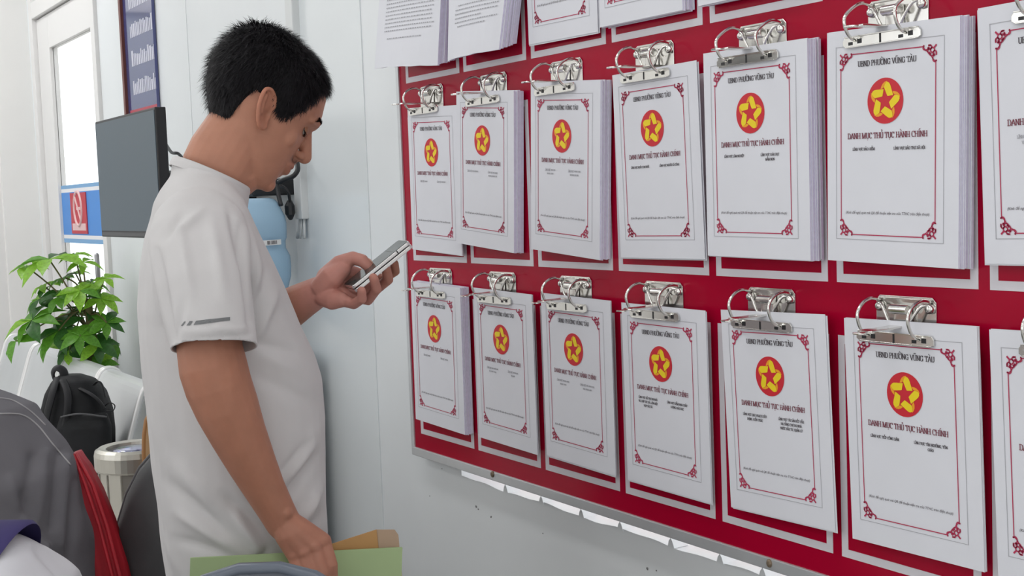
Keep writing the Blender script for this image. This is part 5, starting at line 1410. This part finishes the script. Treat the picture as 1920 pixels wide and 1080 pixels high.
# ---- trousers and shoes (below the picture)
TROU = mat('dark_trousers', (0.035, 0.037, 0.045), 0.8, var=0.1, vscale=30)
wz = mp(460, 1010, 0); 
mb = MB()
hipc = mp(462, 1040, 0)
def zat(c, z): return Vector((c.x, c.y, z))
mb.loft([ell_ring(zat(hipc, z), a, b, MF, ML, 32, 2.3) for z, a, b in ((wz.z + 0.03, 0.108, 0.165), (wz.z - 0.04, 0.115, 0.172), (wz.z - 0.12, 0.112, 0.170), (wz.z - 0.17, 0.10, 0.16))])
for s, fo in ((-1, -0.02), (1, 0.06)):
    base = hipc + ML * (s * 0.085)
    mb.loft([ell_ring(zat(base + MF * (fo * t) + ML * (s * 0.012 * t), z), a, b, MF, ML, 24) for z, a, b, t in ((wz.z - 0.10, 0.095, 0.085, 0), (wz.z - 0.25, 0.088, 0.080, 0.3), (0.48, 0.068, 0.064, 0.6), (0.30, 0.064, 0.060, 0.8), (0.07, 0.060, 0.056, 1.0))])
tr_me = remesh(mb, 0.008, 4, 'trousers'); mchild(link('trousers', tr_me, TROU))
SHOE = mat('black_shoe', (0.02, 0.02, 0.022), 0.45)
for s, fo in ((-1, -0.02), (1, 0.06)):
    b = zat(hipc + ML * (s * 0.097) + MF * fo, 0)
    q = MB(); q.loft([[b + MF * (x + 0.0) + ML * (w * math.cos(a)) + UP * max(0.0, h * 0.5 + h * 0.5 * math.sin(a)) for a in [k * math.pi / 8 for k in range(16)]] for x, w, h in ((-0.085, 0.02, 0.05), (-0.075, 0.034, 0.075), (-0.02, 0.038, 0.085), (0.05, 0.043, 0.07), (0.12, 0.046, 0.05), (0.165, 0.036, 0.04), (0.185, 0.015, 0.025))])
    mchild(q.build('shoe', SHOE, None, smooth=True))

# ------------------------------------------------------------------ the phone in his left hand
PHG = mat('phone_glass', (0.055, 0.075, 0.075), 0.12, spec=0.6); PHS = mat('phone_steel', (0.72, 0.70, 0.70), 0.25, metal=0.9)
pa = mp(664, 543, 0.006); pb = mp(771, 457, 0.006)
ly = (pb - pa).normalized(); lxv = (ML - ly * ML.dot(ly)).normalized(); lz = lxv.cross(ly)
if lz.dot(UP) < 0: lz = -lz
PL = (pb - pa).length; PW = 0.064
pm = mat4(lxv, ly, lxv.cross(ly), pa)
phone = thing('phone', "folded silver phone with two stacked halves, held in the man's hand", 'phone', pm)
sgn = 1 if lxv.cross(ly).dot(UP) > 0 else -1
def rbox(x0, x1, y0, y1, z0, z1, r=0.006):
    pts = []
    for cx, cy, a0 in ((x1 - r, y1 - r, 0), (x0 + r, y1 - r, 90), (x0 + r, y0 + r, 180), (x1 - r, y0 + r, 270)):
        for k in range(5): pts.append(Vector((cx + r * math.cos(math.radians(a0 + k * 22.5)), cy + r * math.sin(math.radians(a0 + k * 22.5)), z0)))
    return MB().prism(pts, (0, 0, z1 - z0))
rbox(0, PW, 0, PL, 0.0005 * sgn, 0.0062 * sgn).build('upper_half', PHS, phone, bevel=0.0012)
rbox(0, PW, 0, PL, -0.0068 * sgn, -0.0008 * sgn).build('lower_half', PHS, phone, bevel=0.0012)
sc_ = rbox(0.0018, PW - 0.0018, 0.0018, PL - 0.0018, 0.0062 * sgn, 0.0068 * sgn, 0.005).build('screen', PHG, phone)
q = MB(); q.box((0.002, PL * 0.74, 0.0068 * sgn), (PW - 0.002, PL * 0.745, 0.0069 * sgn)); q.box((0.02, 0.012, 0.0068 * sgn), (0.028, 0.015, 0.0069 * sgn)); q.build('screen_mark', BLACKP, sc_)
for y in (PL * 0.77,):
    MB().box((-0.0003, y, 0.001 * sgn), (0.0004, y + 0.002, 0.006 * sgn)).build('antenna_line', BLACKP, phone)

# ------------------------------------------------------------------ folders in his right hand
GREENF = mat('green_folder_card', (0.40, 0.52, 0.27), 0.6, var=0.03, vscale=12); ORANF = mat('kraft_folder', (0.52, 0.29, 0.11), 0.65, var=0.04, vscale=20)
fl = -0.226
g0 = mp(357, 1046, fl); g1 = mp(754, 1026, fl)
fx_ = (g1 - g0).normalized(); fz_ = (UP - fx_ * UP.dot(fx_)).normalized(); fy_ = fz_.cross(fx_)
GW = (g1 - g0).length
gf = thing('green_folder', 'light green card folder held sideways in the right hand', 'folder', mat4(fx_, fy_, fz_, g0))
for y0, y1, nm in ((-0.0022, -0.0012, 'front_cover'), (0.0012, 0.0022, 'back_cover')):
    MB().box((0, y0, -0.215), (GW, y1, 0)).build(nm, GREENF, gf, bevel=0.0003)
MB().box((0, -0.0022, -0.219), (GW, 0.0022, -0.215)).build('spine_fold', GREENF, gf)
MB().box((0.004, -0.0009, -0.213), (GW - 0.004, 0.0009, -0.002)).build('inner_sheets', PAPER, gf)
MB().prism([Vector((0.0, -0.0024, 0)), Vector((0.012, -0.0024, 0)), Vector((0.004, -0.0024, -0.014)), Vector((0, -0.0024, -0.014))], (0, 0.0003, 0)).build('corner_crease', GREENF, gf)
of = thing('kraft_folder', 'orange brown card folder sticking out behind the green folder', 'folder', mat4(fx_, fy_, fz_, g0 + fy_ * 0.008))
def fq(u, v): 
    p = on_plane(u, v, g0 + fy_ * 0.008, fy_) - (g0 + fy_ * 0.008); return Vector((p.dot(fx_), 0, p.dot(fz_)))
a, b, c, d = fq(560, 1040), fq(707, 993), fq(709, 1100), fq(600, 1140)
MB().prism([a, b, fq(716, 1080), fq(575, 1120)], (0, 0.002, 0)).build('card_cover', ORANF, of)
SLEEVE = mat('clear_sleeve', (0.62, 0.46, 0.33), 0.35, trans=0.35, ior=1.1)
MB().prism([fq(706, 993), fq(740, 993), fq(747, 1003), fq(756, 1100), fq(715, 1080)], (0, 0.0012, 0)).build('plastic_sleeve', SLEEVE, of)
# ------------------------------------------------------------------ two seated people at the lower left and what hangs behind them
def seated(name_label, spine, D0, half, facing, cloth, skin, cloth_label, head_px, arm_l, seat_z=0.45, drop=0.03, seed=3, creases=()):
    """spine: (picture u, v, half depth in view) from pelvis to neck; facing: forward direction on the floor"""
    f = facing.normalized(); lft = UP.cross(f)
    pel = at(spine[0][0], spine[0][1], D0)
    mw = T((pel.x, pel.y, 0))
    t = thing('person', name_label, 'person', mw)
    def ch(o, p=None): o.parent = p or t; o.matrix_parent_inverse = mw.inverted() if p is None else Matrix(); return o
    pts = [at(u, v, D0) for u, v, a, b in spine]
    rings = []
    for k, (u, v, a, b) in enumerate(spine):
        tg = (pts[min(k + 1, len(pts) - 1)] - pts[max(k - 1, 0)]).normalized()
        ax = (f - tg * f.dot(tg)).normalized(); bx = tg.cross(ax)
        rings.append((pts[k], a, b, ax, bx))
    rings_d = []
    for i in range(len(rings) - 1):
        for k in range(4):
            w = k / 4; A, B = rings[i], rings[i + 1]
            rings_d.append(tuple(x.lerp(y, w) if isinstance(x, Vector) else x + (y - x) * w for x, y in zip(A, B)))
    rings_d.append(rings[-1])
    mb = MB(); mb.loft([ell_ring(c, a, b, ax, bx, 30, 2.3) for c, a, b, ax, bx in rings_d])
    sh = pts[-2]
    arms = []
    for s in (-1, 1):
        s0 = sh + lft * (s * 0.16) - UP * drop
        el = s0 + f * 0.12 - UP * 0.27 + lft * (s * 0.05); wr = el + f * 0.24 + UP * 0.02 - lft * (s * 0.06)
        arms.append((s0, el, wr))
        mb.capsule([s0, s0.lerp(el, 0.5), el], [0.068, 0.06, 0.055], 18)
        if arm_l: mb.capsule([el, el.lerp(wr, 0.5), wr], [0.055, 0.05, 0.045], 18)
    me = remesh(mb, 0.006, 6, 'shirt')
    nr_ = [v.normal.copy() for v in me.vertices]
    for v, n_ in zip(me.vertices, nr_):
        co = v.co
        u_, v_ = px(co)
        d = 0.005 * noise.noise(Vector((co.dot(f) * 14, co.z * 7 + co.dot(f) * 8, co.dot(lft) * 10))) + 0.003 * noise.noise(co * 17)
        for (a, b, w, h) in creases:
            ax, ay = b[0] - a[0], b[1] - a[1]; tt = min(1, max(0, ((u_ - a[0]) * ax + (v_ - a[1]) * ay) / (ax * ax + ay * ay)))
            dd = ((u_ - a[0] - ax * tt) ** 2 + (v_ - a[1] - ay * tt) ** 2) / (w * w)
            if dd < 6: d += 0.001 * h * math.exp(-dd)
        v.co = co + n_ * d
    so = ch(link('shirt', me, cloth)); so['label'] = cloth_label
    # skin: neck, head, hands
    hd = at(head_px[0], head_px[1], D0 - 0.02)
    nk_dir = (hd - pts[-1]).normalized()
    pit = math.radians(40); hf = (f * math.cos(pit) - UP * math.sin(pit)) * 0.88; hu = (UP * math.cos(pit) + f * math.sin(pit)) * 0.88
    fr = (hf, hu, lft * 0.88, hd)
    mb = MB(); build_head(mb, fr)
    mb.capsule([pts[-1] - nk_dir * 0.02, pts[-1].lerp(hd, 0.6), hd - hu * 0.03], [0.048, 0.050, 0.052], 18)
    if not arm_l:
        for s0, el, wr in arms: mb.capsule([s0.lerp(el, 0.7), el, el.lerp(wr, 0.6), wr], [0.04, 0.04, 0.033, 0.026], 14)
    for s0, el, wr in arms:
        mb.capsule([wr - f * 0.02, wr + f * 0.05], [0.026, 0.032], 12)
        for k in range(4):
            b0 = wr + f * 0.07 + lft * (0.0185 * (k - 1.5)); mb.capsule([b0, b0 + f * 0.035 - UP * 0.006, b0 + f * 0.06 - UP * 0.025], [0.0095, 0.009, 0.0075], 10)
        mb.capsule([wr + f * 0.02 + lft * 0.025, wr + f * 0.055 + lft * 0.045, wr + f * 0.08 + lft * 0.045 - UP * 0.01], [0.012, 0.011, 0.009], 10)
    bme = remesh(mb, 0.0045, 4, 'body'); deform_head(bme, fr); paint_skin(bme, skin, lambda co, b: b)
    ch(link('body', bme, SKIN))
    h = build_hair(fr, None, seed, 2500); ch(h)
    # lower body on the seat
    mb = MB(); hipz = seat_z + 0.09
    hip = Vector((pel.x, pel.y, hipz))
    mb.ball(hip, (0.15, 0.17, 0.13), 20, 12, ax=(f, lft, UP))
    for s in (-1, 1):
        a = hip + lft * (s * 0.09); kn = a + f * 0.42 + UP * 0.01; an = Vector((kn.x, kn.y, 0.08)) - f * 0.03
        mb.capsule([a, a.lerp(kn, 0.5), kn], [0.085, 0.075, 0.062], 18); mb.capsule([kn, kn.lerp(an, 0.5), an], [0.062, 0.056, 0.045], 18)
    ch(link('trousers', remesh(mb, 0.010, 4, 'trousers'), TROU))
    for s in (-1, 1):
        a = hip + lft * (s * 0.09) + f * 0.40; b = Vector((a.x, a.y, 0))
        q = MB(); q.loft([[b + f * x + lft * (w * math.cos(a_)) + UP * max(0.0, hh * 0.5 + hh * 0.5 * math.sin(a_)) for a_ in [k * math.pi / 8 for k in range(16)]] for x, w, hh in ((-0.085, 0.02, 0.05), (-0.075, 0.034, 0.085), (-0.02, 0.038, 0.09), (0.05, 0.043, 0.07), (0.12, 0.044, 0.05), (0.165, 0.034, 0.04), (0.18, 0.015, 0.025))]); ch(q.build('shoe', SHOE, None, smooth=True))
    return t, ch, pts, f, lft, so
def stool(name, lab, p, f, colr, mm, seat_z=0.45, back=None):
    lft = UP.cross(f); mw = T((p.x, p.y, 0)); t = thing(name, lab, 'chair', mw)
    def ch(o): o.parent = t; o.matrix_parent_inverse = mw.inverted(); return o
    b = Vector((p.x, p.y, 0))
    q = MB(); q.prism([b + f * x + lft * y + UP * (seat_z - 0.045) for x, y in ((-0.2, -0.21), (0.22, -0.21), (0.22, 0.21), (-0.2, 0.21))], (0, 0, 0.035)); ch(q.build('seat', colr, bevel=0.012))
    for x in (-0.17, 0.18):
        for y in (-0.18, 0.18):
            q = MB(); q.tube([b + f * x + lft * y + UP * (seat_z - 0.04), b + f * (x * 1.15) + lft * (y * 1.1)], 0.013, 8); ch(q.build('leg', mm, smooth=True))
    return t, ch, b, lft
GREYT = mat('grey_jersey', (0.155, 0.150, 0.165), 0.85, var=0.06, vscale=12, bump=0.06, bscale=500)
DG = 2.28
fg = (-RH * 0.93 + DH * 0.25)
gs = [(20, 1420, 0.13, 0.16), (28, 1270, 0.135, 0.17), (22, 1150, 0.130, 0.175), (10, 1040, 0.125, 0.185), (-18, 935, 0.122, 0.195), (-72, 847, 0.108, 0.19), (-135, 800, 0.08, 0.13), (-170, 788, 0.06, 0.065)]
GP = seated('person in a dark grey long-sleeved shirt seated at the left, bending forward', gs, DG, 0, fg, GREYT, (0.33, 0.15, 0.085), 'dark grey long sleeved shirt with pale seam lines', (-265, 770), True,
            creases=[((60, 860), (45, 960), 10, -6), ((85, 850), (70, 990), 9, 5), ((110, 850), (95, 1010), 8, -6), ((125, 860), (115, 1020), 8, 5), ((40, 930), (120, 1060), 10, -5), ((20, 900), (60, 1000), 10, 5), ((140, 900), (130, 1060), 8, -5), ((100, 1000), (60, 1070), 10, 5)])
gt, gch, gpts, gf_, gl_, gso = GP
gb = BVHTree.FromPolygons([v.co for v in gso.data.vertices], [p.vertices[:] for p in gso.data.polygons])
SEAMM = mat('pale_seam', (0.42, 0.41, 0.42), 0.8)
for L in (((0, 776), (40, 778), (70, 798), (100, 835), (132, 872)), ((-20, 746), (20, 750), (55, 770), (85, 798))):
    P_ = []
    for (u, v) in spline(L, 6):
        h = gb.ray_cast(CAM, ray(u, v).normalized())
        if h[0]: P_.append(h[0] + h[1] * 0.0005)
    if len(P_) > 3:
        q = MB(); q.tube(P_, 0.0017, 6); gch(q.build('seam_line', SEAMM, None, smooth=True), gso)
stool('stool', 'dark stool under the person in the grey shirt', gpts[0], gf_.normalized(), BLACKP, LEGM, 0.43)
# red bag hanging down the back of the grey shirt
REDC = mat('red_nylon', (0.42, 0.010, 0.022), 0.5, var=0.15, vscale=14, bump=0.1, bscale=50)
DB_ = 2.42
bgc = at(185, 1000, DB_); bgm = T((bgc.x, bgc.y, 0.44))
bag = thing('drawstring_bag', 'red fabric bag hanging behind the person in the grey shirt', 'bag', bgm)
def bgch(o): o.parent = bag; o.matrix_parent_inverse = bgm.inverted(); return o
rings = []
for (u0, u1, v) in ((134, 146, 850), (138, 165, 876), (143, 188, 925), (148, 210, 985), (152, 232, 1060), (155, 250, 1140), (158, 258, 1230), (165, 250, 1290), (180, 235, 1320)):
    c = at((u0 + u1) / 2, v, DB_); w = (u1 - u0) / 2 * DB_ / FPX
    r_ = []
    for k in range(48):
        a = 2 * math.pi * k / 48; pl = 1 + 0.10 * math.sin(a * 9 + 0.5) * min(1, (v - 845) / 100) + 0.05 * math.sin(a * 17)
        r_.append(c + RH * (w * pl * math.cos(a)) + DH * ((0.03 + w * 0.9) * pl * math.sin(a)))
    rings.append(r_)
q = MB(); q.loft(rings); bgch(q.build('bag_body', REDC, None, smooth=True))
for du in (0, 14):
    q = MB(); q.tube([at(138 + du * 0.3, 852, DB_ - 0.03), at(160 + du, 910, DB_ - 0.06), at(186 + du, 985, DB_ - 0.085), at(212 + du, 1085, DB_ - 0.11), at(222 + du, 1160, DB_ - 0.12)], 0.0035, 7); bgch(q.build('cord', REDC, None, smooth=True))
# person in the white polo with navy collar, nearest the camera
WPOLO = mat('white_polo', (0.66, 0.66, 0.70), 0.85, var=0.03, vscale=12); NAVYC = mat('navy_collar', (0.045, 0.035, 0.13), 0.8, var=0.08, vscale=30)
DW = 1.52
fw = (-RH * 0.95 - DH * 0.1)
wsn = [(20, 1780, 0.12, 0.15), (25, 1560, 0.125, 0.155), (20, 1390, 0.12, 0.165), (8, 1250, 0.11, 0.18), (-12, 1150, 0.095, 0.175), (-38, 1085, 0.075, 0.12), (-62, 1050, 0.056, 0.060)]
WP = seated('person in a white polo shirt with navy collar at the lower left corner', wsn, DW, 0, fw, WPOLO, (0.36, 0.17, 0.10), 'white polo shirt with a navy collar', (-215, 985), False, drop=0.10, seed=9,
            creases=[((90, 1010), (140, 1075), 8, 4), ((70, 1030), (110, 1080), 8, -4)])
wt, wchd, wpts, wf_, wl_, wso = WP
axn = (at(-130, 1030, DW) - at(-20, 1072, DW)).normalized()
cc_ = at(-52, 1084, DW)
e1 = axn.orthogonal().normalized(); e1 = (wl_ - axn * wl_.dot(axn)).normalized(); e2 = axn.cross(e1)
rings = []
for d_, ra in ((-0.040, 0.090), (-0.034, 0.093), (-0.012, 0.084), (0.014, 0.073), (0.030, 0.066), (0.034, 0.062), (0.020, 0.060)):
    rings.append([cc_ + axn * d_ + e1 * (ra * math.cos(2 * math.pi * k / 36)) + e2 * (ra * 0.92 * math.sin(2 * math.pi * k / 36)) for k in range(36)])
q = MB(); q.loft(rings, cap=False); wchd(q.build('collar', NAVYC, None, smooth=True), wso)
stool('stool', 'dark stool under the person in the white polo shirt', wpts[0], wf_.normalized(), BLACKP, LEGM, 0.43)
